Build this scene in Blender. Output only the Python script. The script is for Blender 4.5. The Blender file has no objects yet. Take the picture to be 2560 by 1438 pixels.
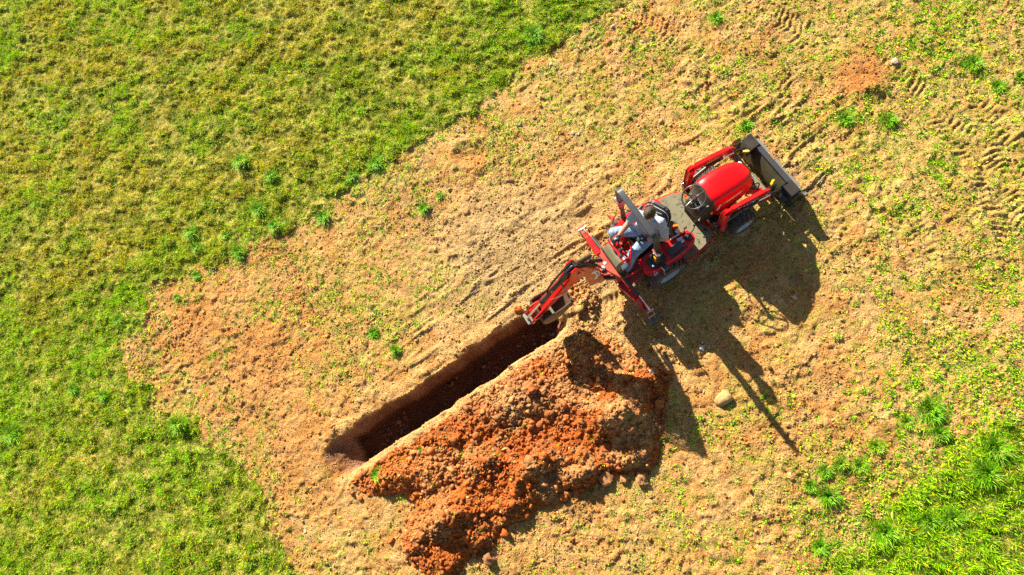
import bpy, bmesh, math, random
import numpy as np
from mathutils import Matrix, Vector, noise as mnoise

random.seed(7)
RNG = np.random.default_rng(11)
C = bpy.context.scene.collection
SC = bpy.context.scene
R_ = math.radians

# ------------------------------------------------------------------ camera, light, exposure
CAM_H, PIT, ROL, FPX = 10.656, .22942, .243615, 1600.0
cam_d = bpy.data.cameras.new('camera'); cam = bpy.data.objects.new('camera', cam_d); C.objects.link(cam)
RC = Matrix.Rotation(PIT, 3, 'X') @ Matrix.Rotation(ROL, 3, 'Y')
cam.matrix_world = Matrix.Translation((0, 0, CAM_H)) @ RC.to_4x4()
cam_d.sensor_width = 36; cam_d.lens = 36 * FPX / 2560
cam_d.clip_start = .1; cam_d.clip_end = 1000
SC.camera = cam

SUND = Vector((-1.022, 1.384, 1.0)).normalized()          # towards the sun
sd = bpy.data.lights.new('sun', 'SUN'); sd.energy = 4.9; sd.angle = R_(.55); sd.color = (1, .93, .80)
so = bpy.data.objects.new('sun', sd); C.objects.link(so)
so.rotation_euler = SUND.to_track_quat('Z', 'Y').to_euler(); so.location = (-6, 8, 14)
W = bpy.data.worlds.new('World'); SC.world = W; W.use_nodes = True
wn = W.node_tree.nodes; bg = wn['Background']
sky = wn.new('ShaderNodeTexSky'); sky.sky_type = 'NISHITA'; sky.sun_disc = False
sky.sun_elevation = math.asin(SUND.z); sky.sun_rotation = math.atan2(SUND.x, SUND.y)
W.node_tree.links.new(sky.outputs[0], bg.inputs[0]); bg.inputs[1].default_value = .05
SC.view_settings.view_transform = 'Standard'; SC.view_settings.look = 'None'
SC.view_settings.exposure = 1.38; SC.view_settings.gamma = 1
SC.render.engine = 'CYCLES'
SC.cycles.max_bounces = 6; SC.cycles.diffuse_bounces = 2; SC.cycles.transparent_max_bounces = 4
SC.cycles.use_denoising = False; SC.cycles.sample_clamp_indirect = 2.5

RM = np.array(RC)
def gp(px, py, z=0.0):
    """a point of the photograph's ground, as world coordinates at height z"""
    d = RM @ np.array([(px-1280)/FPX, -(py-719)/FPX, -1.0]); t = (z-CAM_H)/d[2]
    return np.array([d[0]*t, d[1]*t])
def gpl(pts): return np.array([gp(*p) for p in pts])

# ------------------------------------------------------------------ numpy noise
def _h(ix, iy, s):
    n = (ix.astype(np.int64)*374761393 + iy.astype(np.int64)*668265263 + s*1442695041) & 0x7fffffff
    n = ((n ^ (n >> 13)) * 1274126177) & 0x7fffffff
    return ((n ^ (n >> 16)) & 0xffff)/65535.0
def vn(x, y, f, s=0):
    x = x*f+100.3+s*7.7; y = y*f+91.7-s*3.1
    ix = np.floor(x); iy = np.floor(y); u = x-ix; v = y-iy
    u = u*u*(3-2*u); v = v*v*(3-2*v)
    a = _h(ix, iy, s); b = _h(ix+1, iy, s); c = _h(ix, iy+1, s); d = _h(ix+1, iy+1, s)
    return (a*(1-u)+b*u)*(1-v)+(c*(1-u)+d*u)*v
def fb(x, y, f, s=0, o=4, g=.5):
    t = 0; a = 1; n = 0
    for k in range(o):
        t = t+a*vn(x*(.8 if k % 2 else 1)-(.6*y if k % 2 else 0), y*(.8 if k % 2 else 1)+(.6*x if k % 2 else 0), f, s+k*13); n += a; a *= g; f *= 2.03
    return t/n
def ss(a, b, x):
    t = np.clip((x-a)/(b-a), 0, 1); return t*t*(3-2*t)
def inpoly(x, y, P):
    r = np.zeros(x.shape, bool); n = len(P)
    for i in range(n):
        x0, y0 = P[i]; x1, y1 = P[(i+1) % n]
        if y0 == y1: continue
        c = ((y0 > y) != (y1 > y)) & (x < (x1-x0)*(y-y0)/(y1-y0)+x0); r ^= c
    return r
def dseg(x, y, P, closed=False):
    """distance to a polyline, arc length of the nearest point, signed side"""
    best = np.full(x.shape, 1e9); S = np.zeros(x.shape); sg = np.zeros(x.shape); acc = 0
    n = len(P)
    for i in range(n if closed else n-1):
        a = P[i]; b = P[(i+1) % n]; d = b-a; L = np.hypot(*d); u = d/L
        t = np.clip((x-a[0])*u[0]+(y-a[1])*u[1], 0, L)
        qx = a[0]+u[0]*t-x; qy = a[1]+u[1]*t-y; ds = np.hypot(qx, qy); m = ds < best
        best = np.where(m, ds, best); S = np.where(m, acc+t, S); sg = np.where(m, -(qx*-u[1]+qy*u[0]), sg); acc += L
    return best, S, sg

# ------------------------------------------------------------------ materials
def mat(name, col, rough=.5, metal=0, dust=0.0, dustcol=(.42, .30, .16), attr=None, bump=0.0, bscale=40, var=.12, vscale=8, coat=0, spec=.5, trans=0.0, emit=0):
    m = bpy.data.materials.new(name); m.use_nodes = True; nt = m.node_tree; N = nt.nodes; Lk = nt.links.new
    b = N['Principled BSDF']; b.inputs['Roughness'].default_value = rough; b.inputs['Metallic'].default_value = metal
    b.inputs['Coat Weight'].default_value = coat; b.inputs['Specular IOR Level'].default_value = spec
    tc = N.new('ShaderNodeTexCoord')
    if attr:
        a = N.new('ShaderNodeAttribute'); a.attribute_name = attr; src = a.outputs['Color']
    else:
        r = N.new('ShaderNodeRGB'); r.outputs[0].default_value = (*col, 1); src = r.outputs[0]
    nz = N.new('ShaderNodeTexNoise'); nz.inputs['Scale'].default_value = vscale; nz.inputs['Detail'].default_value = 5
    Lk(tc.outputs['Object'], nz.inputs['Vector'])
    mr = N.new('ShaderNodeMapRange'); mr.inputs[1].default_value = .3; mr.inputs[2].default_value = .7
    mr.inputs[3].default_value = 1-var; mr.inputs[4].default_value = 1+var; Lk(nz.outputs[0], mr.inputs[0])
    mx = N.new('ShaderNodeMix'); mx.data_type = 'RGBA'; mx.blend_type = 'MULTIPLY'; mx.inputs[0].default_value = 1
    Lk(src, mx.inputs[6]); Lk(mr.outputs[0], mx.inputs[7]); out = mx.outputs[2]
    if dust:
        n2 = N.new('ShaderNodeTexNoise'); n2.inputs['Scale'].default_value = 5; n2.inputs['Detail'].default_value = 8; n2.inputs['Roughness'].default_value = .7
        Lk(tc.outputs['Object'], n2.inputs['Vector'])
        m2 = N.new('ShaderNodeMapRange'); m2.inputs[1].default_value = .35; m2.inputs[2].default_value = .75; m2.inputs[3].default_value = dust*.25; m2.inputs[4].default_value = min(1, dust*1.3)
        Lk(n2.outputs[0], m2.inputs[0])
        d = N.new('ShaderNodeMix'); d.data_type = 'RGBA'; Lk(m2.outputs[0], d.inputs[0]); Lk(out, d.inputs[6]); d.inputs[7].default_value = (*dustcol, 1); out = d.outputs[2]
        m3 = N.new('ShaderNodeMapRange'); m3.inputs[3].default_value = rough; m3.inputs[4].default_value = .85; Lk(m2.outputs[0], m3.inputs[0]); Lk(m3.outputs[0], b.inputs['Roughness'])
    Lk(out, b.inputs['Base Color'])
    if bump:
        n3 = N.new('ShaderNodeTexNoise'); n3.inputs['Scale'].default_value = bscale; n3.inputs['Detail'].default_value = 6; n3.inputs['Roughness'].default_value = .65
        Lk(tc.outputs['Object'], n3.inputs['Vector'])
        bp = N.new('ShaderNodeBump'); bp.inputs['Strength'].default_value = 1; bp.inputs['Distance'].default_value = bump
        Lk(n3.outputs[0], bp.inputs['Height']); Lk(bp.outputs[0], b.inputs['Normal'])
    if trans:
        t = N.new('ShaderNodeBsdfTranslucent'); Lk(out, t.inputs[0]); ms = N.new('ShaderNodeMixShader'); ms.inputs[0].default_value = trans
        Lk(b.outputs[0], ms.inputs[1]); Lk(t.outputs[0], ms.inputs[2]); Lk(ms.outputs[0], N['Material Output'].inputs[0])
    if emit: b.inputs['Emission Color'].default_value = (*col, 1); b.inputs['Emission Strength'].default_value = emit
    return m
M = dict(
    soil=mat('soil', (1, 1, 1), .95, attr='Col', bump=.04, bscale=38, var=.42, vscale=45, spec=.1),
    clod=mat('clod_soil', (1, 1, 1), .95, attr='Col', bump=.008, bscale=60, var=.22, vscale=40, spec=.15),
    blade=mat('grass_blade', (1, 1, 1), .6, attr='Col', var=.15, vscale=3, spec=.25, trans=.3),
    stone=mat('stone', (.43, .25, .085), .8, bump=.004, bscale=30, var=.3, vscale=14),
    stone2=mat('pale_stone', (.52, .37, .23), .8, bump=.004, bscale=50, var=.22, vscale=25, dust=.15),
    stone3=mat('grey_stone', (.36, .33, .30), .8, bump=.004, bscale=50, var=.25, vscale=25, dust=.15),
    red=mat('red_paint', (.68, .001, .004), .34, dust=.05, coat=.15, var=.05, spec=.35),
    redh=mat('hood_red_paint', (.78, .0, .002), .38, dust=.008, coat=.12, var=.03, spec=.3),
    redd=mat('dusty_red_paint', (.52, .02, .012), .4, dust=.28, dustcol=(.45, .25, .12), coat=.2, var=.1),
    black=mat('black_plastic', (.018, .018, .02), .45, dust=.08, var=.15),
    blackp=mat('black_paint', (.012, .012, .013), .28, dust=.10, coat=.3, var=.15),
    bucketb=mat('bucket_black_paint', (.03, .028, .018), .42, dust=.22, dustcol=(.16, .13, .05), coat=.0, var=.2),
    hoop=mat('hoop_black_paint', (.03, .036, .042), .42, dust=.05, var=.1),
    seatm=mat('seat_vinyl', (.035, .04, .042), .5, dust=.06, bump=.002, bscale=60),
    rub=mat('tyre_rubber', (.028, .026, .024), .8, dust=.42, dustcol=(.30, .22, .13), bump=.003, bscale=50),
    hose=mat('hose_rubber', (.012, .012, .013), .4, var=.1),
    rim=mat('rim_grey', (.50, .52, .54), .4, metal=.3, dust=.12),
    steel=mat('worn_steel', (.45, .42, .38), .35, metal=.8, dust=.25),
    chrome=mat('chrome_rod', (.85, .85, .86), .12, metal=1, var=.03),
    mat_=mat('floor_mat', (.155, .15, .09), .85, dust=.5, dustcol=(.30, .25, .13), bump=.003, bscale=40),
    groove=mat('mat_groove', (.04, .038, .02), .9),
    olive=mat('console_lid', (.16, .155, .09), .55, dust=.4, dustcol=(.32, .25, .13)),
    yellow=mat('yellow_grip', (.85, .55, .01), .4, var=.08),
    white=mat('white_decal', (.80, .78, .76), .5, var=.05),
    ink=mat('black_ink', (.012, .012, .012), .5),
    amber=mat('amber_lens', (.90, .20, .005), .2, coat=.5, var=.1),
    orange=mat('orange_reflector', (.95, .38, .01), .3, var=.1),
    lampw=mat('lamp_glass', (.75, .74, .70), .12, coat=.5),
    blue=mat('blue_cap', (.30, .42, .55), .4),
    skin=mat('skin', (.52, .26, .16), .5, var=.12, vscale=12, spec=.35),
    hair=mat('brown_hair', (.055, .030, .013), .7, bump=.006, bscale=70, var=.45, vscale=30),
    shirt=mat('grey_shirt', (.36, .40, .44), .85, bump=.004, bscale=22, var=.08, spec=.2),
    jeans=mat('blue_jeans', (.23, .32, .45), .85, bump=.004, bscale=30, var=.16, vscale=10, spec=.2),
    glove=mat('black_glove', (.02, .02, .021), .6, bump=.003, bscale=60, var=.2),
    boot=mat('brown_boot', (.085, .055, .032), .7, dust=.3, bump=.003, bscale=50),
    wood=mat('dry_twig', (.30, .23, .16), .8, var=.2),
    logo=mat('red_thread', (.60, .02, .03), .6),
    digb=mat('dig_bucket_paint', (.06, .025, .015), .5, dust=.32, dustcol=(.33, .21, .10), var=.2),
)

# ------------------------------------------------------------------ object helpers
def tag(o, label=None, cat=None, group=None, kind=None):
    if label: o['label'] = label
    if cat: o['category'] = cat
    if group: o['group'] = group
    if kind: o['kind'] = kind
    return o
def empty(name, loc, rz=0):
    o = bpy.data.objects.new(name, None); C.objects.link(o); o.location = loc; o.rotation_euler = (0, 0, rz)
    o.empty_display_size = .2; return o
def link(name, me, m, parent=None, label=None, smooth=35):
    o = bpy.data.objects.new(name, me); C.objects.link(o)
    if m is not None and not me.materials: me.materials.append(m)
    if smooth is not None and len(me.polygons) < 200000:
        me.shade_smooth()
        if smooth < 180: me.set_sharp_from_angle(angle=R_(smooth))
    if parent: o.parent = parent
    if label: o['label'] = label
    return o
class B:
    """collects shapes into one mesh"""
    def __init__(s): s.bm = bmesh.new()
    def _add(s, t, bev=0, seg=2, M4=None):
        if bev:
            es = [e for e in t.edges if len(e.link_faces) == 2 and e.calc_face_angle(0) > .35]
            bmesh.ops.bevel(t, geom=es, offset=bev, segments=seg, affect='EDGES', clamp_overlap=True)
        if M4 is not None: bmesh.ops.transform(t, matrix=M4, verts=t.verts)
        me = bpy.data.meshes.new('t'); t.to_mesh(me); t.free(); s.bm.from_mesh(me); bpy.data.meshes.remove(me); return s
    def box(s, c, d, rot=(0, 0, 0), bev=.006, taper=None):
        t = bmesh.new(); bmesh.ops.create_cube(t, size=1)
        for v in t.verts:
            if taper and v.co.z > 0: v.co.x *= taper; v.co.y *= taper
            v.co = Vector((v.co.x*d[0], v.co.y*d[1], v.co.z*d[2]))
        from mathutils import Euler
        return s._add(t, min(bev, min(d)*.4) if bev else 0, 2, Matrix.Translation(c) @ Euler(rot).to_matrix().to_4x4())
    def bar(s, a, b, w, h, bev=.005, up=(0, 0, 1)):
        a = Vector(a); b = Vector(b); d = b-a; x = d.normalized(); y = Vector(up).cross(x).normalized(); z = x.cross(y)
        t = bmesh.new(); bmesh.ops.create_cube(t, size=1)
        for v in t.verts: v.co = Vector((v.co.x*d.length, v.co.y*w, v.co.z*h))
        m = Matrix((x, y, z)).transposed().to_4x4(); m.translation = (a+b)/2
        return s._add(t, min(bev, w*.4, h*.4) if bev else 0, 2, m)
    def cyl(s, a, b, r, r2=None, n=20, bev=0):
        a = Vector(a); b = Vector(b); d = b-a; t = bmesh.new()
        bmesh.ops.create_cone(t, cap_ends=True, segments=n, radius1=r, radius2=r if r2 is None else r2, depth=d.length)
        m = d.to_track_quat('Z', 'Y').to_matrix().to_4x4(); m.translation = (a+b)/2
        return s._add(t, bev, 2, m)
    def ball(s, c, r, sub=2):
        t = bmesh.new(); bmesh.ops.create_icosphere(t, subdivisions=sub, radius=1)
        r = (r, r, r) if isinstance(r, (int, float)) else r
        for v in t.verts: v.co = Vector((v.co.x*r[0], v.co.y*r[1], v.co.z*r[2]))
        return s._add(t, 0, 2, Matrix.Translation(c))
    def prism(s, P, y0, y1, ax='y', bev=.005, seg=2):
        """P: outline. ax 'y': P is (x,z) extruded y0..y1; 'z': P is (x,y); 'x': P is (y,z)"""
        t = bmesh.new()
        f = {'y': lambda p, h: (p[0], h, p[1]), 'z': lambda p, h: (p[0], p[1], h), 'x': lambda p, h: (h, p[0], p[1])}[ax]
        a = [t.verts.new(f(p, y0)) for p in P]; b = [t.verts.new(f(p, y1)) for p in P]
        t.faces.new(a); t.faces.new(b[::-1]); n = len(P)
        for i in range(n): t.faces.new((a[i], b[i], b[(i+1) % n], a[(i+1) % n]))
        bmesh.ops.recalc_face_normals(t, faces=t.faces)
        return s._add(t, bev, seg)
    def tube(s, pts, r, n=8, closed=False, flat=None, sm=True):
        """round tube (or, with flat=(w,h), a flat bar whose w runs along x) through points"""
        P = [Vector(p) for p in pts]
        if sm and len(P) > 2:
            Q = []; L = len(P)
            for i in range(L if closed else L-1):
                p0 = P[(i-1) % L] if (closed or i) else P[0]; p1 = P[i]; p2 = P[(i+1) % L]; p3 = P[(i+2) % L] if (closed or i+2 < L) else P[-1]
                for k in range(6):
                    u = k/6; Q.append(.5*((2*p1)+(-p0+p2)*u+(2*p0-5*p1+4*p2-p3)*u*u+(-p0+3*p1-3*p2+p3)*u**3))
            if not closed: Q.append(P[-1])
            P = Q
        t = bmesh.new(); rings = []; L = len(P); up = None
        for i, p in enumerate(P):
            d = ((P[(i+1) % L]-P[i-1]) if closed else (P[min(i+1, L-1)]-P[max(i-1, 0)])).normalized()
            if flat: u = Vector((1, 0, 0)); v = d.cross(u).normalized()
            else:
                if up is None: up = Vector((0, 0, 1)) if abs(d.z) < .9 else Vector((1, 0, 0))
                u = up.cross(d).normalized(); v = d.cross(u); up = v
            if flat: rings.append([t.verts.new(p+u*a*flat[0]/2+v*b*flat[1]/2) for a, b in ((-1, -.8), (-.9, -1), (.9, -1), (1, -.8), (1, .8), (.9, 1), (-.9, 1), (-1, .8))])
            else:
                rr = r[min(i*len(r)//L, len(r)-1)] if isinstance(r, (list, tuple)) else r
                rings.append([t.verts.new(p+u*math.cos(2*math.pi*k/n)*rr+v*math.sin(2*math.pi*k/n)*rr) for k in range(n)])
        m = len(rings[0])
        for i in range(L if closed else L-1):
            a = rings[i]; b = rings[(i+1) % L]
            for k in range(m): t.faces.new((a[k], a[(k+1) % m], b[(k+1) % m], b[k]))
        if not closed: t.faces.new(rings[0][::-1]); t.faces.new(rings[-1])
        bmesh.ops.recalc_face_normals(t, faces=t.faces)
        return s._add(t)
    def lathe(s, prof, c, n=48):
        """profile [(axial,radius)] revolved about the local y axis through c; closed profile"""
        t = bmesh.new(); rings = []
        for k in range(n):
            a = 2*math.pi*k/n; rings.append([t.verts.new((c[0]+r*math.cos(a), c[1]+y, c[2]+r*math.sin(a))) for y, r in prof])
        m = len(prof)
        for k in range(n):
            a = rings[k]; b = rings[(k+1) % n]
            for i in range(m): t.faces.new((a[i], a[(i+1) % m], b[(i+1) % m], b[i]))
        bmesh.ops.recalc_face_normals(t, faces=t.faces)
        return s._add(t)
    def grid(s, rows, closeu=False, caps=True):
        t = bmesh.new(); V = [[t.verts.new(p) for p in r] for r in rows]
        for i in range(len(V)-1):
            n = len(V[i])
            for k in range(n if closeu else n-1): t.faces.new((V[i][k], V[i][(k+1) % n], V[i+1][(k+1) % n], V[i+1][k]))
        if caps and closeu: t.faces.new(V[0][::-1]); t.faces.new(V[-1])
        bmesh.ops.recalc_face_normals(t, faces=t.faces)
        return s._add(t)
    def mk(s, name, m, parent=None, label=None, smooth=35):
        me = bpy.data.meshes.new(name); s.bm.to_mesh(me); s.bm.free(); return link(name, me, m, parent, label, smooth)
def evalmesh(o):
    dg = bpy.context.evaluated_depsgraph_get(); dg.update()
    return bpy.data.meshes.new_from_object(o.evaluated_get(dg))
def remeshed(b, name, m, parent, voxel=.01, smooth=6, wr=0, wf=14, label=None):
    """fuse the collected shapes into one continuous skin"""
    me = bpy.data.meshes.new('tmp'); b.bm.to_mesh(me); b.bm.free()
    o = bpy.data.objects.new('tmp', me); C.objects.link(o)
    r = o.modifiers.new('r', 'REMESH'); r.mode = 'VOXEL'; r.voxel_size = voxel
    s = o.modifiers.new('s', 'SMOOTH'); s.iterations = smooth; s.factor = .5
    nm = evalmesh(o); bpy.data.objects.remove(o); bpy.data.meshes.remove(me)
    if wr:
        nm.update(); no = [v.normal.copy() for v in nm.vertices]
        for v, n in zip(nm.vertices, no):
            p = v.co*wf; w = mnoise.noise(Vector((p.x+3*mnoise.noise(p*.5), p.y, p.z)))+.5*mnoise.noise(p*2.3)
            v.co += n*wr*(abs(w)*-2+.6)
    nm.name = name
    return link(name, nm, m, parent, label, smooth=180)
def textmesh(s, size, name, m, parent, M4, ext=.0015, bold=.0):
    cu = bpy.data.curves.new('t', 'FONT'); cu.body = s; cu.size = size; cu.extrude = ext; cu.align_x = 'CENTER'; cu.align_y = 'CENTER'; cu.offset = bold
    o = bpy.data.objects.new('t', cu); C.objects.link(o); me = evalmesh(o); bpy.data.objects.remove(o)
    me.transform(M4); me.materials.clear(); me.name = name
    return link(name, me, m, parent, smooth=None)

# ------------------------------------------------------------------ soil, trench, lawn: shapes of the ground
TX, TY, HD = -.293, 3.1617, .6158
ch, sh = math.cos(HD), math.sin(HD)
def t2w(x, y): return np.array([TX+ch*x-sh*y, TY+sh*x+ch*y])
LAWN = np.vstack([gpl([(1580, -40), (1500, 42), (1440, 75), (1400, 115), (1310, 150), (1280, 200), (1215, 250), (1160, 290), (1080, 330), (985, 392), (925, 430), (860, 480), (800, 515), (740, 560), (690, 590), (640, 615), (560, 655), (480, 668), (390, 708), (372, 760), (360, 830), (305, 855), (312, 935), (380, 965), (370, 1030), (440, 1045), (495, 1040), (500, 1110), (590, 1140), (625, 1200), (665, 1240), (680, 1320), (720, 1400), (760, 1470)]),
    [(-10.5, -4.9), (-60, -40), (-60, 60), (10, 40)]])
LAWN2 = np.vstack([gpl([(2600, 1060), (2480, 1075), (2400, 1120), (2330, 1150), (2310, 1210), (2230, 1290), (2170, 1310), (2150, 1370), (2080, 1400), (2060, 1480)]), [(4.2, -2.5), (6.5, -4.5), (9, -1)]])
TA = np.array([-5.35, .03]); TU = np.array([.8211, .5708]); TN = np.array([-.5708, .8211])
def trench_st(x, y):
    s = (x-TA[0])*TU[0]+(y-TA[1])*TU[1]; n = (x-TA[0])*TN[0]+(y-TA[1])*TN[1]; return s, n
TRD = .60
def lumps(x, y):
    """spoil heap height"""
    H = np.zeros_like(x)
    for px, py, h, a, b, ang in [(1478, 905, .30, .30, .24, .3), (1560, 950, .20, .30, .22, .2), (1545, 1040, .60, .36, .25, .15), (1420, 1010, .17, .40, .25, .3), (1345, 1165, .44, .36, .19, .6), (1470, 1130, .18, .28, .24, .3), (1455, 1185, .26, .20, .16, .3), (1375, 1225, .24, .26, .16, .4), (1560, 1150, .20, .26, .16, .2),
                                 (1130, 1290, .46, .34, .22, .35), (1225, 1150, .22, .42, .22, .55), (1085, 1190, .20, .35, .22, .5), (1280, 1265, .28, .24, .17, .5), (1200, 1345, .24, .26, .16, .4), (1000, 1190, .16, .30, .16, .5),
                                 (1110, 1410, .26, .25, .2, .3), (1320, 1000, .12, .5, .22, .55), (1210, 1070, .11, .6, .24, .55), (1620, 960, .16, .22, .2, .1), (1050, 1350, .22, .24, .2, .4), (1330, 1070, .10, .5, .4, .4), (1180, 1230, .10, .5, .3, .4), (1610, 1120, .14, .2, .25, .4)]:
        c = gp(px, py); dx = x-c[0]; dy = y-c[1]; u = dx*math.cos(ang)+dy*math.sin(ang); v = -dx*math.sin(ang)+dy*math.cos(ang)
        H = H+h*np.exp(-.5*((u/a)**2+(v/b)**2))
    s, n = trench_st(x, y)
    H = H+.10*ss(-.62, -.80, n)*ss(-1.55, -1.0, n)*ss(-1.0, -.4, s)*(1-ss(4.1, 4.5, s))
    pile0 = gp(1450, 745); H = H+.13*np.exp(-(((x-pile0[0])/.38)**2+((y-pile0[1])/.30)**2))
    q = gp(1470, 800); H = H+.07*np.exp(-(((x-q[0])/.28)**2+((y-q[1])/.35)**2))
    return H
TRACKS = [(gpl([(1640, -60), (1790, -10), (1900, 30), (2060, 110), (2225, 190), (2340, 275), (2440, 385), (2530, 560), (2600, 700)]), .24, .024),
          (gpl([(1560, 40), (1700, 90), (1880, 175), (2010, 260), (2120, 350), (2240, 480), (2300, 640), (2330, 800)]), .24, .016),
          (gpl([(1990, 395), (2080, 500), (2150, 640), (2160, 760)]), .22, .008), (gpl([(2330, 170), (2440, 260), (2520, 380), (2600, 520)]), .22, .017), (gpl([(2240, 880), (2330, 780), (2440, 700), (2600, 640)]), .2, .008)]
for yy in (.50, -.46): TRACKS.append((np.array([t2w(-.4, yy), t2w(-1.2, yy), t2w(-2.2, yy+.04), t2w(-3.3, yy), t2w(-4.3, yy-.1)]), .17, .026))
TRACKS.append((np.array([t2w(.9, .62), t2w(0, .62), t2w(-1.2, .72), t2w(-2.4, .85)]), .13, .03))
TRACKS.append((np.array([t2w(2.4, .5), t2w(3.4, .55)]), .15, .012)); TRACKS.append((np.array([t2w(2.4, -.4), t2w(3.5, -.35)]), .15, .012))
def base_height(x, y, parts=False):
    wx = (fb(x, y, 3.2, 301, 4, .75)-.5)*.46; wy = (fb(x, y, 3.2, 302, 4, .75)-.5)*.46
    lawn = inpoly(x+wx, y+wy, LAWN) | inpoly(x+wx*1.8, y+wy*1.8, LAWN2)
    H = (fb(x, y, .45, 1, 3)-.5)*.10
    rough = .35+.65*fb(x, y, .9, 5, 2)
    lump = fb(x, y, 5.5, 9, 4, .7)-.5
    u_ = (x-TX)*ch+(y-TY)*sh; v_ = -(x-TX)*sh+(y-TY)*ch; flatm = .7*np.exp(-((u_+1.6)/3.0)**4-((v_-.35)/1.25)**4); keepm = 1-flatm
    H = H+lump*.05*rough*(1-.25*lawn)*keepm
    cl_ = ss(.42, .66, fb(x, y, 8.5, 21, 2, .5))*ss(.38, .60, fb(x, y, 1.7, 23, 3, .6))
    pit = ss(.60, .72, fb(x, y, 6.5, 25, 2))
    H = H+(cl_*.030-pit*.016+(fb(x, y, 17, 27, 2)-.5)*.034)*(1-lawn)*(.5+.5*rough)*keepm
    tus = fb(x+.5*y, y*1.3, 4.2, 29, 3, .6)
    H = H+lawn*(ss(.35, .68, tus)*.050+(fb(x, y, 13, 31, 2)-.5)*.034)
    # streaks left by the loader blade, parallel to the machine
    u = (x-TX)*ch+(y-TY)*sh; v = -(x-TX)*sh+(y-TY)*ch
    st = fb(u*.22, v, 5.5, 33, 4, .65)-.5
    H = H+st*.075*np.exp(-((v-.1)/1.5)**2)*ss(-6.0, -3.2, u)*(1-ss(3.2, 4.2, u))*(1-lawn)
    rg = 1-np.abs(2*fb(u*.20+3, v, 3.2, 35, 3, .6)-1); H = H+ss(.86, .99, rg)*.045*np.exp(-((v-.2)/1.6)**2)*ss(-6.2, -3.6, u)*(1-ss(3.0, 4.5, u))*(1-lawn)*ss(.35, .6, fb(x, y, 1.6, 36, 2))
    trk = np.zeros_like(x)
    for P, w, dp in TRACKS:
        d, s, sg = dseg(x, y, P); e = ss(w+.05, w-.02, d)
        s = s+(fb(x, y, 5, 63, 2)-.5)*.10; lug = np.sin(2*np.pi*(s+.35*np.abs(sg))/.105+(sg > 0)*1.9)*ss(.25, .70, fb(x, y, 4.5, 64, 3, .6))*1.25
        brk = (.35+.65*ss(.44, .60, fb(x, y, .8, 77, 2)))*ss(.32, .55, fb(x, y, 2.2, int(P[0][0]*7) % 50+60, 2))
        H = H+e*brk*(-dp*.55+dp*.75*np.clip(lug*1.6, -1, 1))+dp*.5*np.exp(-((d-w-.05)/.04)**2)*brk
        trk = np.maximum(trk, e*brk)
    # little clod mound on the red patch, dug dimple by the lawn
    q = gp(2178, 222); rr = np.hypot((x-q[0])/.18, (y-q[1])/.13); H = H+.12*np.exp(-rr**2)*(.7+.6*fb(x, y, 14, 3, 2))
    q = gp(1180, 385); rr = np.hypot((x-q[0])/.30, (y-q[1])/.2); H = H-.07*np.exp(-rr**2)+.05*np.exp(-((rr-1.5)/.5)**2)*fb(x, y, 6, 71, 2)
    q = gp(1470, 540); H = H-.06*np.exp(-(((x-q[0])/.20)**2+((y-q[1])/.13)**2))
    s, n = trench_st(x, y)
    ed = (fb(x, y, 2.6, 41, 3)-.5)*.17
    ends = ss(-1.0, -.86, s+ed)*(1-ss(3.72, 4.16, s+ed*2+.25*np.abs(n+.33)))
    ed2 = ed+(fb(x, y, 9, 43, 3, .6)-.5)*.07; inn = (1-ss(-.12, .01, n+ed2*.8))*ss(-.665, -.535, n+ed2*.5)
    tr = ends*inn
    tr = np.where(s < -.35, tr*ss(-1.15, .1, s-.9*(n+.3)*.4), tr)
    flo = -(TRD*(.80+.20*ss(-1.0, .8, s)))+(fb(x, y, 6, 44, 3)-.5)*.11+.10*np.exp(-((n+.60)/.07)**2)*fb(x, y, 4, 81, 2)
    H = H-.02*np.exp(-((n+.66)/.06)**2)*ends
    lip = .035*np.exp(-((n-.10)/.08)**2)*ends*fb(x, y, 5, 47, 2)
    H = (H+lip)*(1-tr)+flo*tr
    if parts: return H, lawn, tr, trk
    return H
def heap_height(x, y):
    """top of the spoil above datum and the cover mask"""
    L = lumps(x, y)
    m = L-.085-.06*(fb(x, y, 3.5, 91, 3)-.5)
    body = np.maximum(m, 0)
    r = 1-np.abs(fb(x, y, 4.5, 93, 4, .6)*2-1)
    H = body*1.04+ss(0, .06, m)*((fb(x, y, 7, 95, 4, .7)-.5)*.19+(r-.7)*.08)
    return H, m

# visible grid
X0, X1, Y0, Y1, ST = -18.6, 7.4, -5.2, 11.8, .0215
nx = int((X1-X0)/ST)+1; ny = int((Y1-Y0)/ST)+1
gx, gy = np.meshgrid(np.linspace(X0, X1, nx), np.linspace(Y0, Y1, ny), indexing='ij')
GH, LM, TR, TK = base_height(gx, gy, True)
eb = np.minimum(np.minimum(gx-X0, X1-gx), np.minimum(gy-Y0, Y1-gy)); GH = GH*ss(0, .5, eb)
HH, HM = heap_height(gx, gy)
s_, n_ = trench_st(gx, gy)
HM = np.where((n_ > -.77+.16*(fb(gx, gy, 3, 97, 3)-.5)) & (s_ < 4.02), -1, HM)
TOP = np.where(HM > 0, np.maximum(GH, HH), GH)
def bil(A, x, y):
    u = (x-X0)/(X1-X0)*(nx-1); v = (y-Y0)/(Y1-Y0)*(ny-1)
    i = np.clip(u.astype(int), 0, nx-2); j = np.clip(v.astype(int), 0, ny-2); a = u-i; b = v-j
    return (A[i, j]*(1-a)+A[i+1, j]*a)*(1-b)+(A[i, j+1]*(1-a)+A[i+1, j+1]*a)*b
def top(x, y): return float(bil(TOP, np.array([x]), np.array([y]))[0])

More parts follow.
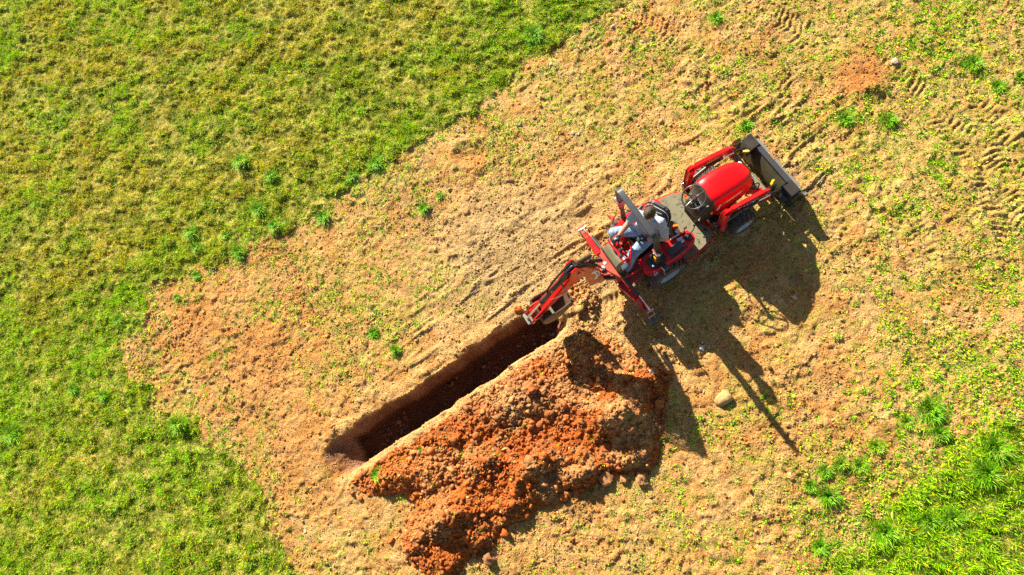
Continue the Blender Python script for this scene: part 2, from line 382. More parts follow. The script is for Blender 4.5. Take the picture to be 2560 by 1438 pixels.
# ---- colours of the ground (its own stain and kind of soil, with shade painted into the trench)
def mix(a, b, t): return a*(1-t[..., None])+b*t[..., None]
def K(*c): return np.array(c)
def soil_colour(x, y, lawn, tr):
    n1 = fb(x, y, .7, 101, 4); n2 = fb(x, y, 4, 102, 4, .6); n3 = fb(x, y, 16, 103, 3, .7)
    col = mix(K(.52, .255, .070), K(.60, .37, .130), ss(.3, .7, n2))
    q = gp(1330, 640); far = np.exp(-(((x-q[0])/2.0)**2+((y-q[1])/1.3)**2))
    col = mix(col, K(.47, .32, .135), np.clip(far*1.2, 0, .85)*ss(.2, .6, n1+.2))          # trampled greyer earth round the machine
    q = gp(2010, 430); col = mix(col, K(.58, .33, .13), np.exp(-(((x-q[0])/.6)**2+((y-q[1])/.5)**2))*.8)
    redz = np.zeros_like(x)
    for px, py, r, a in [(650, 900, 2.2, .55), (480, 820, 1.2, .6), (700, 1120, 1.3, .45), (1190, 400, .35, .75), (2150, 190, .55, .9), (850, 1180, .5, .6), (700, 640, 1.2, .3), (1900, 1000, 1.6, .3), (1300, 1300, 2.2, .25)]:
        c = gp(px, py); redz = np.maximum(redz, a*np.exp(-(((x-c[0])**2+(y-c[1])**2)/r**2)))
    col = mix(col, K(.52, .20, .045), np.clip(redz+.25*(n2-.5), 0, 1))
    col = mix(col, K(.30, .145, .06), ss(.56, .78, n3)*.45)
    # thin low moss-like growth
    c1 = gp(2450, 250); c2 = gp(1000, 470); c3 = gp(2400, 800)
    veg = .34+.22*np.exp(-(((x+5.2)/1.9)**2+((y-2.6)/1.3)**2))+.30*np.exp(-(((x-c1[0])/4)**2+((y-c1[1])/4)**2))+.18*ss(2.5, 5.5, x)+.20*np.exp(-(((x+2.2)/3.2)**2+((y-5.8)/1.3)**2))
    q = gp(1380, 600); veg = veg-.5*np.exp(-(((x-q[0])/2.3)**2+((y-q[1])/1.3)**2))-.4*(redz > .5)*redz
    s, n = trench_st(x, y); dt = np.clip(np.maximum(np.abs(n+.33)-.33, np.maximum(-1-s, s-4.1)), 0, 9); veg = veg*ss(.1, .9, dt)
    vn_ = .5*fb(x, y, 2.2, 111, 3, .6)+.5*fb(x, y, 9, 112, 3, .7)
    vt = ss(.64-.42*veg, .72-.42*veg, vn_)
    vt = vt*(1-ss(.45, .75, redz)); veg = veg*(1-.8*ss(.6, .85, redz))
    dkp = ss(.60, .74, fb(x+.6*y, y, 2.6, 115, 4, .6)); col = mix(col, col*.72, dkp*.7)
    return col, veg, vt, redz
col, VEG, VT, REDZ = soil_colour(gx, gy, LM, TR)
cfine = fb(gx, gy, 20, 131, 2)[..., None]
col = mix(col, K(.36, .30, .06)*(.7+.7*cfine), VT*.45*(1-LM)*(TR < .1))
d_l = dseg(gx, gy, LAWN[:-4])[0]
lawncol = mix(K(.11, .12, .012), K(.44, .36, .075), ss(.35, .7, fb(gx, gy, 6, 141, 4, .6)))
LMs = LM*1.0
col = mix(col, lawncol, LMs)
tcol = mix(K(.34, .17, .085), K(.25, .11, .05), ss(.3, .7, fb(gx, gy, 5, 151, 3)))  # dug earth, its colour darkened to stand in for shade inside the trench
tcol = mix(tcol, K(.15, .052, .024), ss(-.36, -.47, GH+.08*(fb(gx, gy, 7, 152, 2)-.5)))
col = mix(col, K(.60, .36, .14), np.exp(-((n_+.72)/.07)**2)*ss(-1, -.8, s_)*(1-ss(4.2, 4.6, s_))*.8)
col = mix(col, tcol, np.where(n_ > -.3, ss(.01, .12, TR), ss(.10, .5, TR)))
def grid_mesh(name, Z, keep, colr, off=0.0):
    """faces of the grid where keep, with colour attribute"""
    idx = -np.ones(nx*ny, int)
    q = keep[:-1, :-1]
    I, J = np.nonzero(q); v0 = I*ny+J; F = np.stack([v0, v0+ny, v0+ny+1, v0+1], 1)
    used = np.unique(F); idx[used] = np.arange(len(used)); F = idx[F]
    co = np.stack([gx.ravel()[used], gy.ravel()[used], Z.ravel()[used]+off], 1)
    me = bpy.data.meshes.new(name); me.vertices.add(len(co)); me.vertices.foreach_set('co', co.ravel())
    me.loops.add(F.size); me.loops.foreach_set('vertex_index', F.ravel().astype(np.int32))
    me.polygons.add(len(F)); me.polygons.foreach_set('loop_start', np.arange(0, F.size, 4, dtype=np.int32))
    me.polygons.foreach_set('use_smooth', np.ones(len(F), bool)); me.update()
    a = me.color_attributes.new('Col', 'FLOAT_COLOR', 'POINT'); c4 = np.ones((len(used), 4)); c4[:, :3] = colr.reshape(-1, 3)[used]; a.data.foreach_set('color', c4.ravel())
    return me
trk_keep = TR > .04
tk = trk_keep[:-1, :-1] | trk_keep[1:, :-1] | trk_keep[:-1, 1:] | trk_keep[1:, 1:]
KT = np.zeros_like(trk_keep); KT[:-1, :-1] = tk
tag(link('ground', grid_mesh('ground', GH, ~KT, col), M['soil'], smooth=None), 'dry tan and red earth with thin weeds around the excavation', 'ground', kind='structure')
tag(link('trench', grid_mesh('trench', GH, KT, col), M['soil'], smooth=None), 'freshly dug straight trench with red earth walls, shade painted darker', 'trench', kind='structure')
# outer field, a ring that meets the fine grid edge to edge
bm = bmesh.new(); a = [bm.verts.new(p) for p in ((X0, Y0, 0), (X1, Y0, 0), (X1, Y1, 0), (X0, Y1, 0))]; b = [bm.verts.new(p) for p in ((-300, -300, 0), (300, -300, 0), (300, 300, 0), (-300, 300, 0))]
for i in range(4): bm.faces.new((b[i], b[(i+1) % 4], a[(i+1) % 4], a[i]))
me = bpy.data.meshes.new('field'); bm.to_mesh(me); bm.free()
tag(link('field', me, mat('field_grass', (.17, .17, .045), .95, var=.4, vscale=1.2, bump=.03, bscale=6, dust=.5, dustcol=(.40, .27, .10)), smooth=None), 'rest of the grassy field', 'field', kind='structure')

# ---- spoil heap
hn = fb(gx, gy, 1.6, 161, 4, .6); hn2 = fb(gx, gy, 7, 162, 4, .65)
hc = mix(K(.44, .105, .018), K(.50, .24, .085), ss(.50, .66, hn*.55+hn2*.45+HM*.22))
q = gp(1000, 1230); west = np.exp(-(((gx-q[0])/1.3)**2+((gy-q[1])/1.0)**2)); hc = mix(hc, K(.50, .155, .03), west*.7)
q = gp(1440, 920); hc = mix(hc, K(.42, .11, .022), .7*np.exp(-(((gx-q[0])/.5)**2+((gy-q[1])/.25)**2)))
hc = mix(hc, K(.22, .085, .03), ss(.55, .75, hn2)*.5)
q = gp(1450, 790); hc = mix(hc, K(.50, .29, .10), np.exp(-(((gx-q[0])/.8)**2+((gy-q[1])/.6)**2))*.8)
q = gp(1280, 990); hc = mix(hc, K(.46, .29, .12), .6*np.exp(-(((gx-q[0])/1.0)**2+((gy-q[1])/.35)**2)))
HZ = np.where(HM > 0, np.maximum(HH, GH+.008), GH-.03)
keep = HM > -.012
kk = np.zeros_like(keep); kk[:-1, :-1] = keep[:-1, :-1] & keep[1:, :-1] & keep[:-1, 1:] & keep[1:, 1:]
tag(link('dirt_pile', grid_mesh('dirt_pile', HZ, kk, hc), M['soil'], smooth=None), 'long lumpy pile of dug red and tan earth beside the trench', 'dirt pile')

# ------------------------------------------------------------------ scattered small stuff
def rot_arr(n, tilt=None):
    q = RNG.normal(size=(n, 4)); q /= np.linalg.norm(q, axis=1)[:, None]; w, x, y, z = q.T
    return np.stack([1-2*(y*y+z*z), 2*(x*y-z*w), 2*(x*z+y*w), 2*(x*y+z*w), 1-2*(x*x+z*z), 2*(y*z-x*w), 2*(x*z-y*w), 2*(y*z+x*w), 1-2*(x*x+y*y)], 1).reshape(-1, 3, 3)
def tri_mesh(name, V, F, colv):
    me = bpy.data.meshes.new(name); me.vertices.add(len(V)); me.vertices.foreach_set('co', V.astype(np.float32).ravel())
    me.loops.add(F.size); me.loops.foreach_set('vertex_index', F.ravel().astype(np.int32))
    me.polygons.add(len(F)); me.polygons.foreach_set('loop_start', np.arange(0, F.size, F.shape[1], dtype=np.int32)); me.update()
    a = me.color_attributes.new('Col', 'FLOAT_COLOR', 'POINT'); c4 = np.ones((len(V), 4)); c4[:, :3] = colv; a.data.foreach_set('color', c4.ravel())
    return me
def ico(sub, seed, amp=.25):
    b = bmesh.new(); bmesh.ops.create_icosphere(b, subdivisions=sub, radius=1)
    for v in b.verts:
        n = v.co.normalized(); p = n*1.3+Vector((seed*3.7, seed, -seed)); v.co = n*(1+amp*2*mnoise.noise(p)+amp*1.1*mnoise.noise(p*2.7))
    V = np.array([v.co for v in b.verts]); F = np.array([[v.index for v in f.verts] for f in b.faces]); b.free(); return V, F
def scatter(name, pos, size, colr, sub, amp=.28, flat=.8):
    Vs, Fs, Cs, o = [], [], [], 0; T = [ico(sub, k, amp) for k in range(5)]; n = len(pos); R = rot_arr(n); ax = RNG.uniform(.5, 1.35, (n, 3))
    for k in range(5):
        m = np.arange(n) % 5 == k; V0, F0 = T[k]; c = m.sum()
        V = np.einsum('nij,nvj->nvi', R[m], V0[None]*ax[m][:, None, :]); V[..., 2] *= flat; V = V*size[m][:, None, None]+pos[m][:, None, :]
        Vs.append(V.reshape(-1, 3)); Fs.append((F0[None]+(np.arange(c)*len(V0))[:, None, None]+o).reshape(-1, 3)); o += c*len(V0)
        Cs.append(np.repeat(colr[m], len(V0), 0))
    return tri_mesh(name, np.vstack(Vs), np.vstack(Fs), np.vstack(Cs))
def onground(x, y, A=None): return bil(TOP if A is None else A, x, y)
def pick(A, x, y):
    i = np.clip(((x-X0)/(X1-X0)*(nx-1)+.5).astype(int), 0, nx-1); j = np.clip(((y-Y0)/(Y1-Y0)*(ny-1)+.5).astype(int), 0, ny-1); return A[i, j]
# clods on the heap and round its foot
n = 150000; cx = RNG.uniform(-6.3, 1.2, n); cy = RNG.uniform(-2.9, 3.0, n); hm = pick(HM, cx, cy)
pr = np.where(hm > 0, .33, np.exp(hm/.02)*.16)*(.55+1.2*ss(.40, .65, fb(cx, cy, 1.8, 171, 3)))
s2, n2 = trench_st(cx, cy); infl = (n2 < -.13) & (n2 > -.56) & (s2 > -.5) & (s2 < 3.95)
pr = np.where(infl, .22*ss(.4, .6, fb(cx, cy, 3, 172, 2)), pr)
k = (RNG.random(n) < pr) & ((pick(TR, cx, cy) < .02) | infl); cx, cy, hm = cx[k], cy[k], hm[k]; infl = infl[k]
sz = .008+.030*RNG.random(len(cx))**3.4+.040*(RNG.random(len(cx)) < .02); cc = np.where(infl[:, None], K(.24, .10, .05)[None], pick(hc, cx, cy))*RNG.uniform(.65, 1.25, (len(cx), 1))
dark = RNG.random(len(cx)) < .35; cc[dark] = cc[dark]*.4+K(.24, .10, .035)*.6
tag(link('loose_clods', scatter('loose_clods', np.stack([cx, cy, onground(cx, cy)+sz*.2], 1), sz, cc, 1, .5), M['clod'], smooth=None), 'loose clods and crumbs of earth strewn over the pile', 'clods', kind='stuff')
# crumbs of dry earth and grit over the bare ground
n = 330000; cx = RNG.uniform(-11.5, 6.6, n); cy = RNG.uniform(-4.4, 10.2, n)
k = (~pick(LM, cx, cy)) & (RNG.random(n) < .20+.75*ss(.40, .66, fb(cx, cy, 1.4, 181, 4, .6))); cx, cy = cx[k], cy[k]
sz = .004+.012*RNG.random(len(cx))**2.2+.016*(RNG.random(len(cx)) < .035); cc = pick(col, cx, cy)*RNG.uniform(.45, 1.3, (len(cx), 1)); dk = RNG.random(len(cx)) < .2; cc[dk] *= .45
tag(link('soil_crumbs', scatter('soil_crumbs', np.stack([cx, cy, onground(cx, cy)+sz*.15], 1), sz, cc, 1, .2), M['clod'], smooth=None), 'small crumbs of dry earth lying over the bare ground', 'soil', kind='stuff')

def blades(name, x, y, z, L, wd, lean, az, colr, segs=1):
    """one leaf blade each: a narrow triangle, or with segs=2 a bent one"""
    n = len(x); dx, dy = np.cos(az), np.sin(az); fa = RNG.uniform(0, np.pi, n) if segs == 1 else az+np.pi/2
    sx, sy = np.cos(fa)*wd/2, np.sin(fa)*wd/2; hx = np.sin(lean)*L; hz = np.cos(lean)*L
    base = np.stack([x, y, z], 1); sd_ = np.stack([sx, sy, 0*sx], 1)
    if segs == 1:
        V = np.stack([base-sd_, base+sd_, base+np.stack([dx*hx, dy*hx, hz], 1)], 1); F = np.arange(n*3).reshape(-1, 3)
        return tri_mesh(name, V.reshape(-1, 3), F, np.repeat(colr, 3, 0))
    mid = base+np.stack([dx*hx*.42, dy*hx*.42, hz*.75], 1); tip = base+np.stack([dx*hx, dy*hx, hz*.72], 1)
    V = np.stack([base-sd_*.7, base+sd_*.7, mid+sd_, mid-sd_, tip], 1); o = np.arange(n)[:, None]*5
    F = np.concatenate([o+np.array([[0, 1, 2]]), o+np.array([[0, 2, 3]]), o+np.array([[3, 2, 4]])], 1).reshape(-1, 3)
    return tri_mesh(name, V.reshape(-1, 3), F, np.repeat(colr, 5, 0))
GR = np.array([[.24, .58, .003], [.38, .68, .004], [.60, .74, .006], [.07, .20, .004], [.70, .56, .010], [.74, .42, .015], [.85, .66, .20], [.28, .17, .05]])
def pickcol(n, w):
    w = np.asarray(w, float); c = np.cumsum(w, axis=-1); c = c/c[..., -1:]
    r = RNG.random(n)[:, None]; i = (r > c).sum(-1) if c.ndim == 2 else (r > c[None]).sum(-1)
    return GR[np.clip(i, 0, 7)]*RNG.uniform(.7, 1.3, (n, 1))
# lawn
def lawn_density(x, y):
    lm = pick(LM, x, y); d = dseg(x, y, LAWN[:-4])[0]
    return lm
n = 2300000; cx = RNG.uniform(-18.4, 7.2, n); cy = RNG.uniform(-5, 11.6, n)
# keep what the frame and a margin round it can hold
Vx = gpl([(-120, -120), (2680, -120), (2680, 1560), (-120, 1560)])
k = inpoly(cx, cy, Vx); cx, cy = cx[k], cy[k]
lm = pick(LM, cx, cy); cl = .5*fb(cx, cy, 8, 201, 2, .6)+.5*fb(cx+.5*cy, cy*1.3, 4.2, 29, 3, .6); clb = fb(cx, cy, 1.1, 202, 3)
edge = dseg(cx, cy, LAWN[:-4])[0]
big = fb(cx*.6+cy*.5, cy*1.5-cx*.5, .55, 206, 3); pr = np.where(lm, .42+.58*ss(.36, .62, cl*.5+clb*.35+big*.15), 0); pr = np.where(lm & (edge < .12), pr*.8, pr); pr = np.where(lm & (cx > 0) & (cy < 1.5), np.minimum(1, pr*1.2), pr)
k = RNG.random(len(cx)) < pr; cx, cy, cl, clb, edge = cx[k], cy[k], cl[k], clb[k], edge[k]
l2 = cx > 0; l2 = l2 & (cy < 1.5)
fresh = np.clip(l2*.45+ss(1.6, .2, edge)*.7+ss(.50, .68, fb(cx, cy, .9, 203, 3))*.8+ss(-7, -10.5, cx)*ss(2.5, 0, cy)*.5+(cy < 1)*.4*(cx > 0), 0, 1); wl_ = np.exp(-(((cx+11)/4.5)**2+((cy-4.5)/3.2)**2))
dry = np.clip(ss(.42, .62, fb(cx*.7+cy*.3, cy*1.6-cx*.4, .8, 204, 5, .6)+.10*wl_), 0, 1)*(1-.7*fresh)
w = np.stack([1.0+2.2*fresh, 1.4+2.5*fresh, 1.7+.4*fresh, .9+.5*(1-dry), (.9+2.6*dry)*(1-.8*l2), .2+2.0*dry, .35+1.1*dry, .4+.5*dry], 1)
n = len(cx); c3 = pickcol(n, w); hgt = (.03+.035*RNG.random(n))*(.70+.65*ss(.38, .70, cl))*(1+.3*fresh)*(1+.35*l2)
me = blades('lawn', cx, cy, onground(cx, cy)-.004, hgt, RNG.uniform(.010, .020, n), RNG.uniform(.35, 1.5, n), RNG.uniform(0, 6.283, n), c3)
tag(link('lawn', me, M['blade'], smooth=None), 'rough short grass, green with dry straw patches', 'grass', kind='stuff')
# weeds on the bare ground
n = 330000; cx = RNG.uniform(-11.5, 7, n); cy = RNG.uniform(-5, 11, n); k = inpoly(cx, cy, Vx); cx, cy = cx[k], cy[k]
vg = pick(VEG, cx, cy)*1.0; vt = pick(VT, cx, cy); cl = fb(cx, cy, 1.7, 211, 3, .6)
nl = np.clip(1-dseg(cx, cy, LAWN2[:-3])[0]/1.5, 0, 1)
pr = np.clip(vg-.12, 0, 1)*(.07+1.0*ss(.48, .66, cl)+.45*vt)*.46+nl*.25+.12*np.clip(1-dseg(cx, cy, LAWN[:-4])[0]/.4, 0, 1)
ul = (cx-TX)*ch+(cy-TY)*sh; vl = -(cx-TX)*sh+(cy-TY)*ch; pr = pr*(1-.8*(np.hypot((ul-.3)/2.6, (vl+.9)/2.0) < 1))
pr = np.where(pick(HM, cx, cy) > 0, .008, pr); k = (RNG.random(len(cx)) < pr) & (~pick(LM, cx, cy)) & (pick(TR, cx, cy) < .02) & (pick(TK, cx, cy)*RNG.random(len(cx)) < .45); cx, cy = cx[k], cy[k]
def tufts(cx, cy, nb, L0, L1, w0, w1, spread, weights, segs=2, jit=.25):
    n = len(cx); x = np.repeat(cx, nb); y = np.repeat(cy, nb); m = len(x); az = RNG.uniform(0, 6.283, m); r = np.repeat(spread*RNG.uniform(.4, 1.2, n), nb)*RNG.random(m)**.6
    sc = np.repeat(RNG.uniform(.6, 1.3, n), nb); x = x+np.cos(az)*r; y = y+np.sin(az)*r; cb = pickcol(n, weights); c3 = np.repeat(cb, nb, 0)*RNG.uniform(.75, 1.3, (m, 1))
    return x, y, RNG.uniform(L0, L1, m)*sc, RNG.uniform(w0, w1, m), RNG.uniform(.25, 1.25, m), az+RNG.normal(0, jit, m), c3
x, y, L, wd, ln, az, c3 = tufts(cx, cy, 7, .020, .055, .007, .015, .035, [2.4, 2.6, 1.3, 1.1, .4, .15, .2, .1])
me = blades('weeds', x, y, onground(x, y)-.003, L, wd, ln, az, c3, 2)
tag(link('weeds', me, M['blade'], smooth=None), 'small sparse green weeds growing through the bare earth', 'weeds', kind='stuff')
# dead straw and roots
n = 80000; cx = RNG.uniform(-11.5, 6.5, n); cy = RNG.uniform(-4.5, 10.5, n); k = (~pick(LM, cx, cy)) & (pick(TR, cx, cy) < .02) & (RNG.random(n) < .2+.8*ss(.4, .65, fb(cx, cy, 1.2, 221, 3))) & (pick(HM, cx, cy) < .02); cx, cy = cx[k], cy[k]; n = len(cx)
cst = np.where(RNG.random((n, 1)) < .7, K(.55, .40, .20)[None], K(.25, .15, .07)[None])*RNG.uniform(.7, 1.25, (n, 1))
me = blades('straw', cx, cy, onground(cx, cy)+.004, RNG.uniform(.03, .10, n), RNG.uniform(.003, .007, n), RNG.uniform(1.25, 1.5, n), RNG.uniform(0, 6.283, n), cst)
tag(link('straw', me, M['blade'], smooth=None), 'thin dead stems scattered over the bare earth', 'straw', kind='stuff')
# many middling tufts where the right hand lawn breaks up: seedlings of long grass
def big_tuft(px, py, r, label, tone=0, group='clumps of long green grass'):
    r = r*.86
    g = gp(px, py); n = int(170+r*1500); az = RNG.uniform(0, 6.283, n); rr = r*np.where(RNG.random(n) < .2, .95, .5)*RNG.random(n)**.8
    x = np.cos(az)*rr; y = np.sin(az)*rr*.9; z = onground(x+g[0], y+g[1])-onground(np.array([g[0]]), np.array([g[1]]))[0]-.004
    c3 = np.array([[.17, .52, .003], [.27, .62, .003], [.09, .30, .003], [.45, .66, .02]])[RNG.choice(4, n, p=[.35, .35, .18, .12] if tone == 0 else [.2, .3, .1, .4])]*RNG.uniform(.6, 1.3, (n, 1)); old = RNG.random(n) < .10; c3[old] = K(.62, .50, .14)
    me = blades('grass_clump', x, y, z, r*RNG.uniform(.25, 1.1, n)*.85, RNG.uniform(.005, .010, n), .25+.9*(rr/(r*.55))*RNG.uniform(.5, 1, n), az+RNG.normal(0, .8, n), c3, 2)
    o = link('grass_clump', me, M['blade'], smooth=None); o.location = (g[0], g[1], top(*g)); tag(o, label, 'grass clump', group)
for a in [
    (650, 527, .24, 'thickest bright clump of the lawn edge cluster, at its upper right'),
    (692, 567, .22, 'bright clump touching the lower right of the thickest one in the lawn edge cluster'),
    (481, 583, .22, 'bright grass clump farthest left in the lawn edge cluster'),
    (497, 622, .17, 'smaller clump just below the farthest left clump of the lawn edge cluster'),
    (568, 590, .14, 'smallest round clump in the middle of the lawn edge cluster'),
    (601, 632, .23, 'bright clump standing on bare red soil at the bottom of the lawn edge cluster'),
    (684, 445, .20, 'round clump inside the lawn above the tight cluster'),
    (610, 410, .26, 'wide loose pale green clump inside the lawn above the tight cluster', 1),
    (812, 545, .24, 'broad dark green clump on the lawn corner right of the tight cluster'),
    (942, 411, .22, 'bright clump on the lawn edge left of the dug dimple'),
    (886, 442, .17, 'smaller clump beside the bright one left of the dug dimple'),
    (491, 690, .14, 'small grass clump on red soil below the lawn edge cluster'),
    (444, 745, .13, 'lowest small grass clump on red soil beside the lawn corner'),
    (302, 800, .15, 'small clump in the left lawn beside the notched bare soil edge'),
    (190, 973, .19, 'dark round clump in the lower left lawn, left of a similar one'),
    (270, 990, .20, 'round clump in the lower left lawn, right of a similar one'),
    (42, 1085, .34, 'largest dark green clump at the left frame edge'),
    (455, 1060, .30, 'lush spreading clump on the lawn tip nearest the trench end', 1),
    (1337, 95, .26, 'big bright clump in the lawn near the top centre'),
    (1062, 523, .18, 'lone grass clump on bare soil in the middle left of the tractor'),
    (1100, 490, .12, 'small pale clump just above the lone one on bare soil', 1),
    (991, 876, .15, 'leafy plant on bare soil above the trench'),
    (935, 832, .15, 'thin grass clump on bare soil above the leafy plant by the trench'),
    (1790, 46, .20, 'grass clump on bare soil at the top beside the tyre prints'),
    (1865, 315, .17, 'grass clump just behind the loader bucket corner'),
    (2112, 300, .20, 'bright round clump right of the loader bucket, left of a similar one'),
    (2220, 302, .20, 'low wide clump right of the loader bucket, right of a similar one'),
    (2432, 163, .22, 'grass clump near the upper right corner'),
    (2492, 218, .17, 'smaller clump below the one near the upper right corner'),
    (2551, 195, .14, 'clump cut by the right frame edge high up'),
    (2068, 1240, .26, 'long leaning grass clump on bare soil, lower right'),
    (2025, 1215, .15, 'small clump left of the long leaning clump, lower right'),
    (2060, 1178, .16, 'small clump above the long leaning clump, lower right'),
    (2100, 1160, .17, 'pale clump with long blades above the lower right bare patch', 1),
    (2150, 1165, .17, 'pale clump with the longest thin blades, lower right of the spike shaped shadow', 1),
    (2190, 1115, .17, 'sparse clump between the lone pale ones and the dark patch on the right', 1),
    (2320, 1025, .30, 'large dark patch of long grass at right, apart from the lawn'),
    (2345, 1085, .20, 'lower tail of the large dark grass patch at right'),
    (2265, 1055, .16, 'thin blades left of the large dark grass patch at right', 1),
    (2480, 1120, .30, 'big lush clump on the upper edge of the right hand lawn'),
    (2460, 1180, .30, 'big lush clump inside the right hand lawn below its upper edge'),
    (2210, 1330, .26, 'lush clump on the left tip of the right hand lawn'),
    (2320, 1300, .22, 'grass clump in the middle of the right hand lawn, left of a similar one'),
    (2375, 1295, .22, 'grass clump in the middle of the right hand lawn, right of a similar one'),
    (2050, 1365, .19, 'grass clump on bare soil at the bottom right'),
    (1055, 1125, .10, 'tiny green clump between the trench and the pile'),
    (945, 1185, .17, 'grass clump half buried at the left foot of the pile'),
]: big_tuft(*a)

# ------------------------------------------------------------------ stones, big clods, twigs
def rock(name, px, py, size, m, label, cat, seed, group=None, amp=.22, ax=(1, .8, .6), colr=None, sub=3, lift=.3):
    g = gp(px, py); V, F = ico(sub, seed, amp); a = seed*1.7; V = V*np.array(ax)*size
    V = np.stack([V[:, 0]*math.cos(a)-V[:, 1]*math.sin(a), V[:, 0]*math.sin(a)+V[:, 1]*math.cos(a), V[:, 2]], 1)
    me = tri_mesh(name, V, F, np.tile(K(*(colr or (.5, .4, .3))), (len(V), 1))); o = link(name, me, m, smooth=50)
    o.location = (g[0], g[1], top(*g)+size*ax[2]*lift); tag(o, label, cat, group)
GS = 'stones lying on the bare earth'
rock('boulder', 1808, 997, .122, M['stone'], 'large smooth tan boulder lying at the edge of the tractor shadow', 'boulder', 6, amp=.14, ax=(1.15, .8, .6))
for a in [(1627, 931, .07, 'stone2', 'pinkish white stone at the right foot of the pile beside the backhoe shadow', 4), (1753, 871, .06, 'stone3', 'grey stone in the tractor shadow, larger of a close pair', 5), (1771, 869, .04, 'stone3', 'grey stone in the tractor shadow, smaller of a close pair', 6),
          (1986, 745, .05, 'stone2', 'flat reddish stone beside the steering wheel shadow', 7), (1146, 326, .055, 'stone2', 'round white stone just outside the lawn, up left of the dug dimple', 8), (1533, 67, .055, 'stone2', 'white stone near the top, larger of a pair', 9), (1519, 69, .03, 'stone2', 'white stone near the top, smaller of a pair', 10),
          (1379, 163, .05, 'stone2', 'white stone on bare soil below the big clump at the top', 11), (1652, 300, .065, 'stone', 'yellowish stone on bare soil above the roll bar', 12), (1336, 296, .05, 'stone', 'tan stone right of the white one outside the lawn', 13), (1432, 334, .045, 'stone2', 'left stone of a pale pair up left of the tractor', 14),
          (1446, 336, .045, 'stone2', 'right stone of a pale pair up left of the tractor', 15), (1672, 447, .055, 'stone', 'round tan stone close to the left loader tower', 16), (1174, 283, .06, 'stone', 'brown stone at the lawn edge', 17), (1300, 312, .045, 'stone3', 'dark flat stone between the lawn edge and the pale pair', 18),
          (2236, 156, .075, 'stone2', 'pale angular stone beside the red patch of tyre prints', 19), (473, 979, .055, 'stone2', 'white stone on the red soil at the left by the notched lawn edge', 20), (424, 892, .05, 'stone', 'brown stone on the red soil at the left', 21), (764, 606, .05, 'stone2', 'pale stone right of the lawn edge cluster of grass clumps', 22),
          (1241, 731, .065, 'stone', 'rounded tan stone left of the raised digging bucket', 23), (1228, 784, .045, 'stone2', 'small white stone on the upper lip of the trench', 24), (763, 1330, .04, 'stone2', 'small white stone at bottom left of the pile', 25), (2237, 846, .06, 'stone', 'brown stone on thin weeds at the right', 26),
          (2312, 806, .045, 'stone2', 'pale stone up right of the brown one at the right', 27), (2322, 394, .06, 'stone', 'reddish stone far right of the loader bucket', 28), (1976, 1187, .04, 'stone2', 'small pale stone below the spike shaped shadow', 29), (2460, 1195, .03, 'stone2', 'small pale stone in the right hand lawn', 30),
          (1870, 235, .035, 'stone2', 'small white stone up left of the loader bucket', 31), (2548, 158, .045, 'stone', 'tan stone cut by the right edge near the top corner', 32), (1606, 104, .04, 'stone2', 'small white stone below the tyre prints at the top', 33), (985, 1105, .03, 'stone', 'small stone on the trench floor', 34), (1370, 823, .04, 'stone3', 'grey stone on the trench floor under the digging bucket', 35), (1735, 690, .03, 'stone2', 'tiny pale stone in the shadow beside the rear wheel', 36)]:
    rock('stone', a[0], a[1], a[2]*.84, M[a[3]], a[4], 'stone', a[5], GS, amp=.26, lift=.12)
GC = 'big clods fallen from the pile'
for a in [(1403, 778, .15, (.48, .28, .10), 'largest tan clod right under the digging bucket', 41), (1516, 1195, .12, (.42, .19, .07), 'big rounded clod at the lower right foot of the pile, leftmost of three', 42), (1561, 1197, .08, (.42, .19, .07), 'middle clod of three at the lower right foot of the pile', 43), (1604, 1197, .10, (.45, .21, .08), 'right clod of three at the lower right foot of the pile', 44),
          (1411, 1240, .09, (.45, .12, .02), 'bright red clod below the middle of the pile', 45), (1223, 1395, .11, (.34, .15, .06), 'dark brown clod at the bottom end of the pile', 46), (977, 1352, .06, (.42, .12, .03), 'small red clod apart at the lower left of the pile', 47), (1335, 975, .11, (.40, .12, .035), 'red clod near the trench side of the pile', 48),
          (1650, 1010, .08, (.44, .14, .03), 'red clod at the right end of the pile by the backhoe shadow', 49), (1297, 775, .07, (.45, .11, .02), 'bright red clod on the upper trench lip left of the digging bucket', 50), (1640, 930, .06, (.42, .14, .04), 'red clod beside the pinkish white stone', 51), (1430, 1350, .045, (.42, .13, .03), 'small red clod lying apart below the pile', 52)]:
    rock('dirt_clod', a[0], a[1], a[2], M['clod'], a[4], 'clod', a[5], GC, amp=.28, colr=a[3], ax=(1, .85, .75))
for (p, q, r, lab) in [((2042, 462), (2062, 440), .012, 'thick dry twig right of the loader bucket'), ((1981, 686), (1985, 703), .010, 'thin pale stick in the tractor shadow'), ((1178, 735), (1196, 722), .008, 'short dark stick left of the backhoe')]:
    a = gp(*p); b = gp(*q); c = (a+b)/2; z = top(*c)+.012
    bb = B(); bb.tube([(a[0]-c[0], a[1]-c[1], 0), (.01, .004, .012), (b[0]-c[0], b[1]-c[1], .004)], r, 7); bb.tube([(.01, .004, .01), (.03, .04, .02)], r*.6, 6)
    o = bb.mk('twig', M['wood']); o.location = (c[0], c[1], z); tag(o, lab, 'twig', 'dry twigs on the ground')

